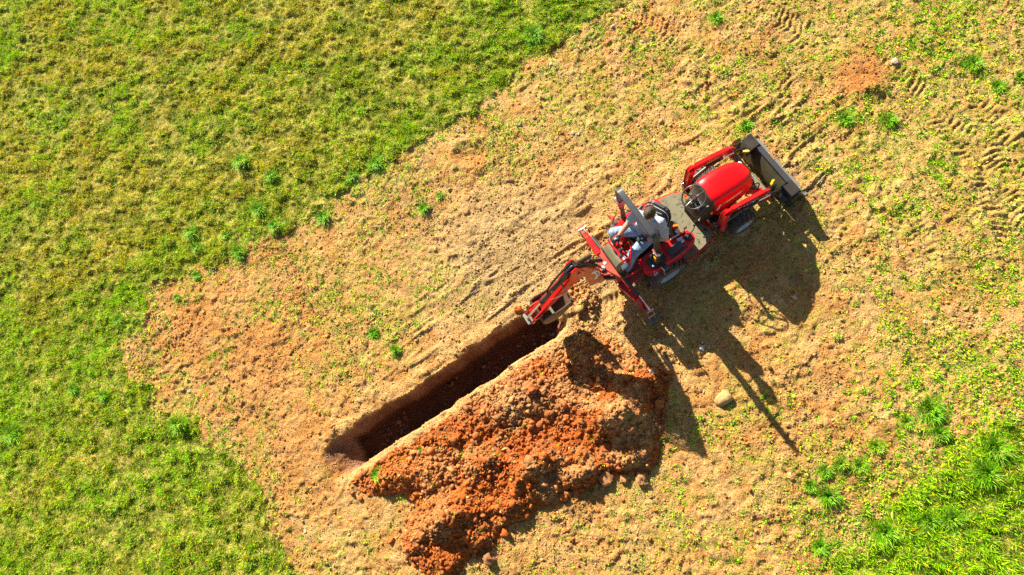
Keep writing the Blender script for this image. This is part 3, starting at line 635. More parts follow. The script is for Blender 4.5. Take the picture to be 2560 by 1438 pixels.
#TRACTOR#
# ------------------------------------------------------------------ the tractor: local x forward, y left, z up, origin on the ground under the rear axle
tractor = tag(empty('compact_tractor', (TX, TY, 0), HD), 'red compact tractor with front loader and rear backhoe digging the trench', 'tractor')
def wheel(name, x, y, r, w, rimr, side, nl):
    e = bpy.data.objects.new(name, None); C.objects.link(e); e.parent = tractor; e.location = (x, y, r-.015)
    h = w/2
    b = B(); b.lathe([(-h*.80, rimr), (-h*.98, rimr+.02), (-h, r*.80), (-h*.90, r*.93), (-h*.62, r*.955), (0, r*.965), (h*.62, r*.955), (h*.90, r*.93), (h, r*.80), (h*.98, rimr+.02), (h*.80, rimr)], (0, 0, 0), 56)
    for k in range(nl):
        for sd in (-1, 1):
            a0 = 2*math.pi*(k+(.5 if sd > 0 else 0))/nl; pts = []
            for j, (yy, da, rr) in enumerate([(-.05, .0, .985), (.25, .30, .985), (.55, .42, .985), (.90, .78, .95), (1.0, .86, .86)]):
                a = a0+da*2*math.pi/nl*.9; pts.append((math.cos(a)*r*rr, sd*yy*h, math.sin(a)*r*rr))
            t = bmesh.new(); rings = []; wl = r*.085
            for j, p in enumerate(pts):
                p = Vector(p); rad = Vector((p.x, 0, p.z)).normalized(); tan = Vector((-rad.z, 0, rad.x))
                rings.append([t.verts.new(p+tan*wl*.55-rad*r*.06), t.verts.new(p+tan*wl*.40+rad*r*.042), t.verts.new(p-tan*wl*.40+rad*r*.042), t.verts.new(p-tan*wl*.55-rad*r*.06)])
            for j in range(len(rings)-1):
                for q in range(4): t.faces.new((rings[j][q], rings[j][(q+1) % 4], rings[j+1][(q+1) % 4], rings[j+1][q]))
            t.faces.new(rings[0][::-1]); t.faces.new(rings[-1]); bmesh.ops.recalc_face_normals(t, faces=t.faces); b._add(t)
    ty = b.mk('tyre', M['rub'], e)
    s = side; b = B(); prof = [(h*.86, rimr+.014), (h*.93, rimr+.010), (h*.88, rimr-.012), (h*.45, rimr-.03), (h*.30, rimr*.45), (h*.42, rimr*.42), (h*.42, .012), (h*.36, .012), (h*.2, rimr*.5), (h*.3, rimr-.02), (h*.70, rimr)]
    b.lathe([(s*a, c) for a, c in prof], (0, 0, 0), 40)
    b.cyl((0, s*h*.2, 0), (0, s*h*.55, 0), .045, n=16)
    for k in range(5): a = 2*math.pi*k/5; b.cyl((math.cos(a)*rimr*.32, s*h*.3, math.sin(a)*rimr*.32), (math.cos(a)*rimr*.32, s*h*.5, math.sin(a)*rimr*.32), .010, n=6)
    b.mk('rim', M['rim'], e); return e
wheel('rear_wheel', -.10, .48, .335, .30, .175, 1, 19); wheel('rear_wheel', -.10, -.48, .335, .30, .175, -1, 19)
wheel('front_wheel', 1.345, .50, .235, .215, .14, 1, 17); wheel('front_wheel', 1.345, -.50, .235, .215, .14, -1, 17)
b = B(); b.bar((-.6, 0, .26), (.7, 0, .26), .26, .14); b.bar((.7, 0, .30), (1.7, 0, .38), .26, .16); b.box((-.1, 0, .38), (.34, .62, .24)); b.bar((1.345, -.42, .25), (1.345, .42, .25), .07, .09); b.box((1.2, 0, .36), (.4, .3, .2)); b.box((1.05, .0, .40), (.3, .36, .20))
b.box((.4, 0, .28), (.9, .5, .10)); b.box((1.66, 0, .55), (.10, .34, .30)); b.mk('chassis', M['black'], tractor)
b = B(); b.box((1.32, 0, .62), (.66, .34, .34), bev=.02); b.mk('engine', M['black'], tractor)
# hood
def section(x, w, zt, zb=.66, flare=.035):
    P = [(w+flare, zb), (w+flare*.8, zb+.10), (w+.005, zt-.15), (w-.004, zt-.085), (w-.03, zt-.045), (w*.72, zt-.014), (w*.4, zt-.003), (0, zt)]
    return [(x, y, z) for y, z in P]+[(x, -y, z) for y, z in P[-2::-1]]
st = [(.975, .232, 1.11), (1.0, .243, 1.12), (1.12, .250, 1.12), (1.30, .250, 1.095), (1.46, .243, 1.055), (1.57, .228, 1.015), (1.65, .206, .98), (1.71, .176, .94), (1.75, .140, .89), (1.775, .09, .84), (1.785, .03, .79)]
b = B(); b.grid([section(*p) for p in st], caps=False); hood = b.mk('hood', M['redh'], tractor, smooth=50)
b = B(); b.prism([(-.23, .66), (-.235, 1.02), (-.16, 1.06), (.16, 1.06), (.235, 1.02), (.23, .66)], .955, .98, 'x'); b.mk('hood_seal', M['black'], hood)
for sd in (-1, 1):
    def hs(x, z, off=.003):   # point on the hood side
        import bisect
        for i in range(len(st)-1):
            if st[i][0] <= x <= st[i+1][0]: t = (x-st[i][0])/(st[i+1][0]-st[i][0]); w = st[i][1]*(1-t)+st[i+1][1]*t; zt = st[i][2]*(1-t)+st[i+1][2]*t
        z0 = zt-.15; z1 = .74; u = min(max((z0-z)/(z0-z1), 0), 1.3); y = (w+.005)*(1-u)+(w+.028)*u
        return (x, sd*(y+off), z)
    b = B(); n = 14; rows = [[], []]
    for i in range(n+1):
        x = 1.045+.47*i/n; zc = .915-.035*i/n; rows[0].append(hs(x, zc+.022)); rows[1].append(hs(x, zc-.030))
    b.grid([rows[0], rows[1]], caps=False); b.mk('decal_stripe', M['white'], hood, smooth=None)
    b = B(); b.grid([[hs(1.0, .80), hs(1.045, .93)], [hs(1.055, .80), hs(1.075, .875)]], caps=False); b.mk('decal_flash', M['white'], hood, smooth=None)
    c0 = Vector(hs(1.10, .907, .006)); c1 = Vector(hs(1.50, .877, .006)); X = (c1-c0).normalized(); up = (Vector(hs(1.3, .92, 0))-Vector(hs(1.3, .84, 0))).normalized()
    if sd > 0: X = -X
    Z = X.cross(up).normalized(); Yv = Z.cross(X); m4 = Matrix((X, Yv, Z)).transposed().to_4x4(); m4.translation = (c0+c1)/2
    textmesh('MASSEY FERGUSON', .047, 'lettering', M['ink'], hood, m4, bold=.0012)
    b = B(); b.ball((1.735, sd*.135, .83), (.03, .045, .035)); b.mk('headlight', M['lampw'], hood)
    b = B(); [b.box((1.25+.03*k, sd*.287, .71), (.018, .004, .06), bev=0) for k in range(8)]; b.mk('vent', M['black'], hood)
b = B(); b.prism([(-.13, .66), (-.15, .80), (.15, .80), (.13, .66)], 1.74, 1.765, 'x'); b.mk('grille', M['black'], hood)
# dashboard console
b = B(); rows = []
for x, w, zt, zb in [(.71, .12, .50, .36), (.735, .155, .78, .36), (.78, .18, .87, .36), (.86, .21, .915, .38), (.93, .235, .98, .40), (.955, .245, 1.09, .42), (.98, .245, 1.105, .42)]:
    rows.append([(x, y, z) for y, z in [(w*.9, zb), (w, zb+.2), (w+.015, zt-.14), (w-.015, zt-.05), (w*.75, zt-.012), (0, zt), (-w*.75, zt-.012), (-w+.015, zt-.05), (-w-.015, zt-.14), (-w, zb+.2), (-w*.9, zb)]])
b.grid(rows, closeu=True); dash = b.mk('dashboard', M['black'], tractor, smooth=40)
def onplane(c, nrm, xd):
    n = Vector(nrm).normalized(); x = (Vector(xd)-n*Vector(xd).dot(n)).normalized(); y = n.cross(x); m = Matrix((x, y, n)).transposed().to_4x4(); m.translation = c; return m
def disk(c, nrm, r, h=.008, n=24):
    n_ = Vector(nrm).normalized(); c = Vector(c); b = B(); b.cyl(c, c+n_*h, r, n=n); return b
NR = (-.42, 0, .9)
for gx_, gy_, m_ in ((.80, .06, 'logo'), (.775, .09, 'steel'), (.79, -.11, 'steel'), (.755, .03, 'olive')):
    b = B(); b.cyl((gx_, gy_, .86), (gx_, gy_, .925), .011, n=12); b.mk('switch', M[m_], dash)
b = B(); b.box((.845, -.03, .905), (.13, .20, .02), (0, -.43, 0), .008); b.mk('gauge_panel', M['seatm'], dash)
disk((.835, -.06, .915), NR, .045).mk('gauge', M['blackp'], dash); disk((.832, -.06, .924), NR, .040, .001).mk('gauge_face', M['ink'], dash)
for k in range(10):
    a = k*.55; 
    if k % 2 == 0: disk((.831+.025*math.sin(a), -.06+.027*math.cos(a), .925+.012*math.sin(a)), NR, .005, .001, 8).mk('gauge_mark', M['white'], dash)
disk((.83, .055, .912), NR, .020, .014).mk('key_switch', M['logo'], dash)
b = B(); b.box((.80, .14, .895), (.12, .03, .012), (0, -.43, .3), .004); b.mk('trim_strip', M['olive'], dash)
b = B(); b.box((.76, .150, .875), (.05, .03, .02), (0, -.4, .3), .004); b.mk('rocker_switch', M['amber'], dash)
b = B(); b.box((.93, -.175, .955), (.085, .028, .008), (0, -.1, -.2), .003); b.mk('vent_strip', M['olive'], dash)
b = B(); b.tube([(.78, -.19, .74), (.72, -.23, .80), (.70, -.25, .83)], .006, 8); b.ball((.70, -.25, .835), .014); b.mk('throttle_lever', M['steel'], dash)
b = B(); b.box((.86, -.214, .83), (.055, .004, .018), (.25, 0, .1), 0); b.mk('decal', M['blue'], dash, smooth=None)
for sd in (-1, 1):
    b = B(); b.cyl((.925, sd*.262, .80), (.925, sd*.262, .86), .024, .020, 16, .004); b.ball((.925, sd*.262, .86), (.020, .020, .012)); b.mk('turn_signal', M['amber'], dash)
# steering wheel
sw = bpy.data.objects.new('steering_wheel', None); C.objects.link(sw); sw.parent = tractor; sw.location = (.770, .0, 1.20); sw.rotation_euler = (0, -.30, 0)
b = B(); b.tube([(math.cos(a)*.180, math.sin(a)*.180, 0) for a in np.linspace(0, 2*math.pi, 25)[:-1]], .0125, 10, closed=True); b.mk('wheel_rim', M['blackp'], sw, smooth=180)
for a in (R_(90+100), R_(-10), R_(90+25)):
    b = B(); b.tube([(math.cos(a)*.02, math.sin(a)*.02, -.03), (math.cos(a)*.10, math.sin(a)*.10, -.022), (math.cos(a)*.178, math.sin(a)*.178, 0)], .0115, 8); b.mk('spoke', M['blackp'], sw)
b = B(); b.cyl((0, 0, -.05), (0, 0, -.005), .044, .038, 28, .006); b.mk('hub', M['black'], sw)
def tri_logo(m4, name, m, parent, s=1.0, r=.0022):
    """three linked triangles in outline, the badge of the machine"""
    b = B()
    for dx, dy, k in ((-.5, 0, 1), (.5, 0, 1), (0, .55, 1)):
        P = [m4 @ Vector(((dx+.5*k*math.cos(a))*.02*s, (dy+.5*math.sin(a))*.02*s, 0)) for a in (R_(90), R_(210), R_(330))]
        b.tube(P, r*s, 6, closed=True, sm=False)
    return b.mk(name, m, parent)
tri_logo(Matrix.Translation((0, 0, -.003)) @ Matrix.Rotation(-1.57, 4, 'Z'), 'badge', M['logo'], sw, 1.1)
b = B(); b.cyl((.83, 0, .90), (.78, .003, 1.16), .026, .022, 16); b.mk('steering_column', M['black'], tractor)
# platform and mat
def sym(P): return P+[(x, -y) for x, y in P[::-1]]
b = B(); b.prism(sym([(.90, .30), (.88, .40), (.80, .50), (.62, .555), (.40, .585), (.20, .56), (.20, .20)]), .345, .375, 'z', .008); plat = b.mk('platform', M['red'], tractor)
mp = [(.80, .20), (.865, .33), (.845, .44), (.74, .500), (.58, .538), (.40, .560), (.25, .54), (.05, .30)]
b = B(); b.prism(sym([(.80, .10)]+mp), .375, .387, 'z', .003); fm = b.mk('floor_mat', M['mat_'], plat)
rs = random.Random(4); b = B()
for k in range(75):
    x = rs.uniform(.15, .80); y = rs.uniform(-.50, .50)
    if abs(y) > .53-(x-.3)*.16: continue
    a = rs.choice([0, .55, -.55, 1.1, -1.1, 1.57])+rs.uniform(-.15, .15); L = rs.uniform(.03, .085)
    b.box((x, y, .3885), (L, .0045, .0022), (0, 0, a), 0)
gm = b.mk('mat_groove', M['groove'], fm, smooth=None); gm['kind'] = 'stuff'
b = B(); b.tube([(.865, -.36, .36), (.872, -.30, .365), (.80, .0, .37), (.872, .30, .365), (.865, .36, .36)], .014, 8); b.mk('platform_edge', M['red'], plat)
for y, x in ((-.42, .70), (-.33, .77)):
    b = B(); b.box((x, y, .43), (.06, .035, .018), (0, .5, .2), .006); b.cyl((x, y, .42), (x+.06, y+.04, .37), .008, n=8); b.mk('pedal', M['black'], plat)
# fenders with their controls
def fender(s):
    P = [(-.42, .22), (-.43, .44), (-.39, .53), (-.30, .585), (-.1, .60), (.20, .59), (.38, .54), (.50, .47), (.53, .38), (.52, .26), (.42, .215), (.1, .19), (-.2, .18)]
    P = [(min(x, .43) if s > 0 else x, s*(y if y < .4 else .4+(y-.4)*.70)) for x, y in P]
    b = B(); b.prism(P, .655, .745, 'z', .030, 3); b.prism([(x*.98, y*.985) for x, y in P[:6]]+[(.2, s*.44), (-.3, s*.40)], .53, .66, 'z', .01)
    b.prism([(.30, s*.20), (.30, s*.46), (.42 if s > 0 else .47, s*.45), (.43 if s > 0 else .51, s*.40), (.42 if s > 0 else .50, s*.22)], .37, .67, 'z', .015)
    f = b.mk('fender', M['red'], tractor); return f
fr = fender(-1); fl = fender(1)
b = B(); b.prism([(.02, -.335), (.04, -.455), (.30, -.435), (.30, -.325)], .75, .792, 'z', .014, 3); b.mk('arm_pad', M['seatm'], fr)
b = B(); b.prism([(.0, -.475), (.01, -.510), (.34, -.485), (.34, -.45)], .744, .750, 'z', .002); b.mk('grab_slot', M['black'], fr)
b = B(); b.box((.30, -.335, .785), (.09, .09, .01), (0, 0, -.1), .003); b.mk('decal', M['white'], fr)
b = B()
for k in range(4): b.box((.27+.022*k, -.335, .792), (.008, .06, .003), (0, 0, -.1), 0)
b.mk('decal_ink', M['ink'], fr)
b = B(); b.cyl((.43, -.35, .73), (.43, -.35, .80), .062, .055, 24, .008); b.box((.42, -.34, .81), (.07, .05, .02), (0, 0, .5), .006); b.mk('lever_boot', M['black'], fr)
b = B(); b.tube([(.43, -.34, .80), (.47, -.345, .85), (.545, -.325, .885), (.57, -.30, .94)], .008, 8); b.ball((.572, -.298, .95), .024); b.mk('control_lever', M['blackp'], fr)
b = B(); b.tube([(.36, -.25, .76), (.42, -.245, .80), (.45, -.235, .86)], .006, 8); b.ball((.455, -.232, .87), (.030, .018, .02)); b.mk('control_lever', M['black'], fr)
b = B(); b.prism([(.16, -.232), (.16, -.252), (.44, -.262), (.44, -.226)], .745, .80, 'z', .005); b.mk('lever_guide', M['redd'], fr)
b = B(); b.box((.26, -.238, .803), (.16, .012, .004), (0, 0, -.05), 0); b.mk('decal', M['white'], fr, smooth=None)
b = B(); b.prism([(-.34, -.30), (-.32, -.44), (-.22, -.50), (-.04, -.46), (-.02, -.30), (-.16, -.25)], .742, .775, 'z', .015); cp = b.mk('control_panel', M['black'], fr)
for x, y, r, m in [(-.11, -.345, .026, 'blue'), (-.275, -.43, .020, 'blue'), (-.06, -.395, .018, 'ink')]: disk((x, y, .775), (0, 0, 1), r, .016).mk('cap', M[m], cp)
b = B(); b.tube([(-.24, -.31, .77), (-.235, -.29, .83), (-.22, -.29, .87)], .007, 8); b.ball((-.22, -.29, .875), .022); b.mk('control_lever', M['steel'], cp)
b = B(); b.tube([(-.17, -.31, .77), (-.165, -.30, .85)], .007, 8); b.ball((-.165, -.30, .86), .019); b.mk('control_lever', M['steel'], cp)
tri_logo(onplane((-.31, -.555, .751), (0, -.3, 1), (1, 0, 0)), 'badge', M['white'], fr, 2.3)
b = B(); b.prism([(-.02, .30), (.02, .44), (.30, .43), (.30, .30)], .745, .79, 'z', .014, 3); b.mk('arm_pad', M['seatm'], fl)
b = B(); b.prism([(-.37, .555), (-.30, .60), (-.38, .70), (-.36, .62)], .66, .80, 'z', .006); b.mk('marker_plate', M['redd'], fl)
# seat: turned to face the backhoe
b = B(); b.box((.0, .05, .44), (.55, .34, .28), bev=.02); b.box((.37, -.09, .62), (.10, .20, .05), (0, 0, -.2)); b.mk('seat_base', M['black'], tractor)
seat = bpy.data.objects.new('seat', None); C.objects.link(seat); seat.parent = tractor; seat.location = (.0, .085, .66); seat.rotation_euler = (0, 0, math.pi+.42)
b = B(); b.box((-.02, 0, .045), (.46, .46, .10), bev=.045); b.box((-.02, .20, .075), (.40, .07, .08), bev=.03); b.box((-.02, -.20, .075), (.40, .07, .08), bev=.03); b.mk('seat_cushion', M['seatm'], seat)
P = [(-.215, .0), (-.23, .25), (-.20, .40), (-.12, .46), (.12, .46), (.20, .40), (.23, .25), (.215, .0)]
b = B(); b.prism(P, -.02, .07, 'x', .030, 3); b.prism([(y*.80, z*.88+.03) for y, z in P], .05, .085, 'x', .018, 3); b.prism([(y*.6, z*.6+.05) for y, z in P], -.05, 0, 'x', .02)
m = Matrix.Translation((-.25, 0, .06)) @ Matrix.Rotation(-.22, 4, 'Y'); bmesh.ops.transform(b.bm, matrix=m, verts=b.bm.verts); sb = b.mk('backrest', M['seatm'], seat)
b = B(); b.tube([(.072, y*.90, z*.93) for y, z in P], .0035, 6); bmesh.ops.transform(b.bm, matrix=m, verts=b.bm.verts); b.mk('piping', M['white'], sb)
tri_logo(m @ onplane((.090, -.10, .43), (1, 0, .3), (0, 1, 0)), 'badge', M['logo'], sb, 3.0)
for s in (1, -1): b = B(); b.tube([(-.26, s*.27, .28), (-.05, s*.29, .27), (.08, s*.28, .25)], .032, 10); b.mk('armrest', M['seatm'], seat, smooth=60)
b = B(); b.bar((.43, -.07, .60), (.31, -.02, .66), .09, .05); q = b.mk('seat_bracket', M['red'], tractor); b = B(); b.bar((.44, -.075, .645), (.31, -.015, .70), .035, .008, bev=.002); b.mk('warning_strip', M['orange'], q)
for y in (.30, .345): b = B(); b.box((.36, y, .80), (.05, .03, .02), (0, 0, .5), .008); b.mk('yellow_tab', M['yellow'], tractor)
# roll bar
b = B(); xr = -.19
hoop = [(xr, .51, 1.50), (xr, .515, 1.84), (xr, .50, 1.95), (xr, .455, 2.02), (xr, .37, 2.04), (xr, .04, 2.045), (xr, -.29, 2.04), (xr, -.375, 2.02), (xr, -.42, 1.95), (xr, -.435, 1.84), (xr, -.43, 1.50)]
b.tube(hoop, 0, flat=(.085, .05)); rb = b.mk('roll_bar', M['hoop'], tractor, smooth=40)
for s in (-1, 1):
    yp = .51 if s > 0 else -.43
    b = B(); b.box((xr, yp, 1.12), (.075, .05, .84), bev=.008); po = b.mk('roll_bar_post', M['hoop'], rb)
    b = B(); b.box((xr, yp, 1.43), (.098, .072, .22), bev=.006); b.mk('hinge_plate', M['red'], rb)
    b = B(); [b.cyl((xr-.052, yp, z), (xr-.060, yp, z), .016, n=12) for z in (1.39, 1.46)]; [b.cyl((xr, yp+s*.025, z), (xr, yp+s*.05, z), .016, n=12) for z in (1.39, 1.47)]
    b.cyl((xr-.05, yp-s*.035, 1.52), (xr-.06, yp+s*.085, 1.52), .012, n=10); b.tube([(xr-.03, yp+s*.045, 1.52), (xr-.06, yp+s*.085, 1.47), (xr-.03, yp+s*.065, 1.42)], .005, 6); b.mk('hinge_pin', M['steel'], rb)
    b = B(); b.box((xr-.045, yp, 1.10), (.016, .055, .16), bev=.004); b.mk('reflector', M['orange'], rb)
    b = B(); b.ball((xr+.01, yp+s*.07, 1.48), (.045, .03, .045)); b.mk('work_lamp', M['black'], rb)
    b = B(); b.ball((xr-.02, yp+s*.075, 1.49), (.030, .024, .03)); b.mk('lamp_lens', M['lampw'], rb)
b = B(); b.cyl((-.11, -.56, .83), (-.19, -.57, .84), .058, .05, 24, .01); wl = b.mk('tail_lamp', M['black'], tractor)
b = B(); b.cyl((-.19, -.57, .84), (-.20, -.571, .84), .046, .040, 24, .004); b.mk('lamp_lens', M['lampw'], wl)
b = B(); b.box((-.20, -.61, .76), (.02, .055, .13), (.35, 0, -.3), .006); b.mk('reflector', M['amber'], wl)
# ---- front loader
def arm(s):
    y = s*.445
    b = B(); P = [(.98, 1.02), (1.02, 1.105), (1.12, 1.095), (1.74, .865), (1.85, .775), (1.91, .58), (1.955, .33), (1.90, .27), (1.83, .30), (1.77, .56), (1.66, .73), (1.10, .95)]
    b.prism(P, y-.024, y+.024, 'y', .006); b.box((1.42, y, .988), (.64, .066, .022), (0, .355, 0), .005); a = b.mk('loader_arm', M['red'], tractor)
    b = B(); b.prism([(.92, .42), (.95, .75), (.975, 1.02), (1.02, 1.07), (1.08, 1.06), (1.09, .99), (1.04, .72), (1.06, .42)], y-.052, y-.036, 'y', .003); b.prism([(.92, .42), (.95, .75), (.975, 1.02), (1.02, 1.07), (1.08, 1.06), (1.09, .99), (1.04, .72), (1.06, .42)], y+.036, y+.052, 'y', .003); b.box((.985, y, .80), (.02, .08, .46), (0, .12, 0), .003); tw = b.mk('loader_tower', M['red'], a)
    b = B(); b.prism([(.92, .30), (.90, .60), (1.08, .60), (1.12, .30)], y-.04, y+.04, 'y', .006); b.bar((1.0, 0, .36), (1.0, y, .36), .16, .10); b.mk('mounting_bracket', M['blackp'], tw)
    b = B(); b.tube([(.95, y+.05, .60), (.90, y+.09, .60), (.89, y+.03, .61), (.93, y+.02, .62)], .006, 6); b.mk('latch_wire', M['steel'], tw)
    for z in (.52, .44): b = B(); b.cyl((.99, y-.075 if s < 0 else y+.03, z), (.99, y-.03 if s < 0 else y+.075, z), .016, n=12); b.mk('bolt', M['steel'], tw)
    yi = y+(-.062 if s < 0 else -.062)
    b = B(); b.cyl((1.10, y-s*.0, .60), (1.40, y, .68), .030, n=16); c = b.mk('lift_cylinder', M['blackp'], a); b = B(); b.cyl((1.40, y, .68), (1.60, y, .72), .014, n=12); b.mk('cylinder_rod', M['chrome'], c)
    b = B(); b.cyl((1.28, y-.070, .93), (1.58, y-.070, .83), .026, n=16, bev=.004); c = b.mk('dump_cylinder', M['blackp'], a); b = B(); b.cyl((1.58, y-.070, .83), (1.80, y-.070, .73), .013, n=12); b.mk('cylinder_rod', M['chrome'], c)
    b = B(); b.tube([(1.25, y-.06, .98), (1.40, y-.095, .93), (1.52, y-.10, .88)], .010, 8); b.tube([(1.05, y+.03, .96), (1.0, y-s*.10, .8), (1.02, y-s*.12, .6)], .011, 8); b.mk('hydraulic_hose', M['hose'], a)
    b = B(); b.box((1.42, y-.0255, .90) if s < 0 else (1.42, y+.0255, .90), (.40, .002, .018), (0, .327, 0), 0); b.mk('decal_stripe', M['white'], a, smooth=None)
    b = B(); b.box((1.80, y-.0255 if s < 0 else y+.0255, .66), (.05, .002, .05), (0, .3, 0), 0); b.mk('decal', M['white'], a, smooth=None)
    for x, z in ((1.04, .97), (1.62, .74), (1.81, .72), (1.92, .32)): b = B(); b.cyl((x, y-.06, z), (x, y+.06, z), .018, n=12); b.mk('pivot_pin', M['steel'], a)
    # linkage to the bucket
    b = B(); b.bar((1.80, y-.05, .72), (1.97, y-.05, .60), .018, .05); b.bar((1.80, y+.05, .72), (1.97, y+.05, .60), .018, .05); b.bar((1.97, y-.07, .60), (2.06, y-.07, .44), .02, .05)
    b.prism([(1.90, .22), (1.93, .44), (2.00, .62), (2.05, .60), (2.06, .30), (2.02, .18)], y-.062, y-.044, 'y', .003); b.prism([(1.90, .22), (1.93, .44), (2.00, .62), (2.05, .60), (2.06, .30), (2.02, .18)], y+.044, y+.062, 'y', .003); b.mk('bucket_link', M['blackp'], a)
    b = B(); b.bar((1.965, y+.08*(-s), .58), (2.05, y+.02+.18*(-s if s > 0 else .6), .61), .045, .035, bev=.012); b.mk('lock_handle', M['yellow'], a)
    return a
aL = arm(1); aR = arm(-1)
b = B(); b.cyl((1.88, -.44, .42), (1.88, .44, .42), .052, n=24); b.mk('cross_tube', M['olive'], tractor)
b = B(); b.tube([(1.72, -.16, .52), (1.80, -.20, .60), (1.84, -.24, .58), (1.80, -.27, .46)], .011, 8); b.tube([(1.70, -.18, .5), (1.78, -.26, .50), (1.86, -.30, .44)], .012, 8); b.mk('hydraulic_hose', M['hose'], tractor)
b = B(); b.bar((1.62, -.22, .50), (1.86, -.30, .45), .05, .05); b.bar((1.62, .22, .50), (1.86, .30, .45), .05, .05); b.mk('guard_bar', M['red'], tractor)
b = B(); b.box((2.055, -.60, .33), (.085, .085, .01), (0, -.2, .0), .003); b.cyl((2.05, -.60, .33), (2.05, -.60, .10), .02, n=10); b.mk('parking_stand', M['blackp'], tractor)
# bucket: dumped forward, cutting edge down
bk = bpy.data.objects.new('loader_bucket', None); C.objects.link(bk); bk.parent = tractor; bk.location = (0, -.055, 0)
prof = [(2.25, .435), (2.165, .36), (2.10, .26), (2.075, .15), (2.105, .055), (2.17, .012), (2.44, .012)]
inn = [(2.44, .022), (2.18, .024), (2.115, .063), (2.087, .152), (2.11, .255), (2.175, .35), (2.257, .425)]
b = B(); b.prism(prof+inn, -.625, .625, 'y', 0); bsh = b.mk('bucket_shell', M['bucketb'], bk, smooth=50)
for s in (-1, 1):
    b = B(); b.prism(prof+[(2.46, .05), (2.40, .20), (2.30, .40)], s*.628-.006, s*.628+.006, 'y', 0); b.mk('side_plate', M['blackp'], bk)
    b = B(); b.prism([(2.135, .43), (2.145, .47), (2.28, .492), (2.30, .45)], s*.48-.13, s*.48+.13, 'y', .004) if False else b.box((2.215, s*.50, .470), (.165, .235, .02), (0, -.15, 0), .004); b.box((2.14, s*.385, .40), (.22, .012, .14), (0, -.3, 0), .002); b.mk('hook_bracket', M['blackp'], bk)
b = B(); b.bar((2.262, -.632, .452), (2.262, .632, .452), .085, .034, bev=.004); b.mk('top_rail', M['hoop'], bk)
b = B(); b.prism([(2.40, .002), (2.52, .004), (2.52, .014), (2.40, .022)], -.632, .632, 'y', 0); b.mk('cutting_edge', M['steel'], bk)
# ---- backhoe
b = B(); b.prism([(-.36, .28), (-.36, .50), (.36, .50), (.36, .28)], -.86, -.77, 'x', .008); b.prism([(-.30, .50), (-.22, .74), (.22, .74), (.30, .50)], -.85, -.78, 'x', .008); b.bar((-.80, -.26, .40), (-.30, -.26, .40), .05, .12); b.bar((-.80, .26, .40), (-.30, .26, .40), .05, .12)
b.bar((-.80, -.40, .46), (-.80, .40, .46), .12, .10); b.prism([(-.34, .33), (-.75, .36), (-.78, .40), (-.78, -.40), (-.34, -.36)], .38, .395, 'z', .003); bf = b.mk('backhoe_frame', M['redd'], tractor)
for s in (-1, 1): b = B(); b.tube([(-.78, s*.30, .72), (-.72, s*.32, .74), (-.50, s*.33, .66)], .010, 8); b.mk('frame_rod', M['red'], bf)
for x, y, z in ((-.862, .12, .66), (-.862, -.12, .66), (-.862, .28, .44), (-.862, -.28, .44)): b = B(); b.cyl((x, y, z), (x-.012, y, z), .014, n=10); b.mk('bolt', M['steel'], bf)
b = B(); b.box((-.865, .06, .60), (.006, .05, .14), (0, 0, 0), 0); b.mk('decal', M['white'], bf, smooth=None)
for s in (-1, 1):       # stabilizers, legs out and down
    zt, ye = (.48, .95) if s > 0 else (.36, .965)
    a = Vector((-.83, s*.31, .50)); e = Vector((-.80 if s > 0 else -.70, s*ye, .17))
    hi = Vector((-.82 if s > 0 else -.76, s*(.31+ye)/2, .47))
    b = B()
    for dx in (-.04, .04): b.tube([a+Vector((dx, 0, 0)), hi+Vector((dx, 0, .03)), e+Vector((dx, 0, .06))], .0, flat=(.012, .11), sm=False)
    mid = (a+hi)/2; b.bar(a, hi+Vector((0, 0, .02)), .10, .08); b.bar(hi+Vector((0, 0, .02)), e+Vector((0, -s*.14, .10)), .085, .06); sa = b.mk('stabilizer_arm', M['red'], bf, smooth=20)
    c0 = Vector((-.80, s*.26, .74)); c1 = e+Vector((.01, -s*.06, .17)); cm = c0+(c1-c0)*.58
    c0 = c0+Vector((.035, 0, 0)); cm = cm+Vector((.03, 0, 0)); c1 = c1+Vector((.01, 0, 0))
    b = B(); b.cyl(c0, cm, .027, n=18, bev=.005); b.cyl(c0+Vector((0, 0, -.05)), c0+Vector((0, 0, .03)), .03, n=12); c = b.mk('stabilizer_cylinder', M['blackp'], sa); b = B(); b.cyl(cm, c1, .017, n=14); b.mk('cylinder_rod', M['chrome'], c)
    b = B(); b.cyl(c1+Vector((-.06, 0, 0)), c1+Vector((.06, 0, 0)), .022, n=12); b.mk('pivot_pin', M['steel'], sa); b = B(); b.cyl(e+Vector((-.065, 0, .03)), e+Vector((.065, 0, .03)), .016, n=12); b.mk('pivot_pin', M['steel'], sa)
    b = B(); b.box((e.x, s*(ye+.03), .035), (.13 if s > 0 else .22, .15, .018), (s*.08, 0, 0), .004); b.prism([(s*(ye-.04), .04), (s*(ye+.07), .04), (s*(ye), .20)], e.x-.05, e.x-.035, 'x', 0); b.prism([(s*(ye-.04), .04), (s*(ye+.07), .04), (s*(ye), .20)], e.x+.035, e.x+.05, 'x', 0); b.mk('foot_pad', M['olive'], sa)
    b = B(); b.tube([c0+Vector((.02, 0, .03)), c0+(c1-c0)*.3+Vector((.03, 0, .06)), cm+Vector((.02, 0, .03))], .008, 7); b.mk('hydraulic_hose', M['hose'], sa)
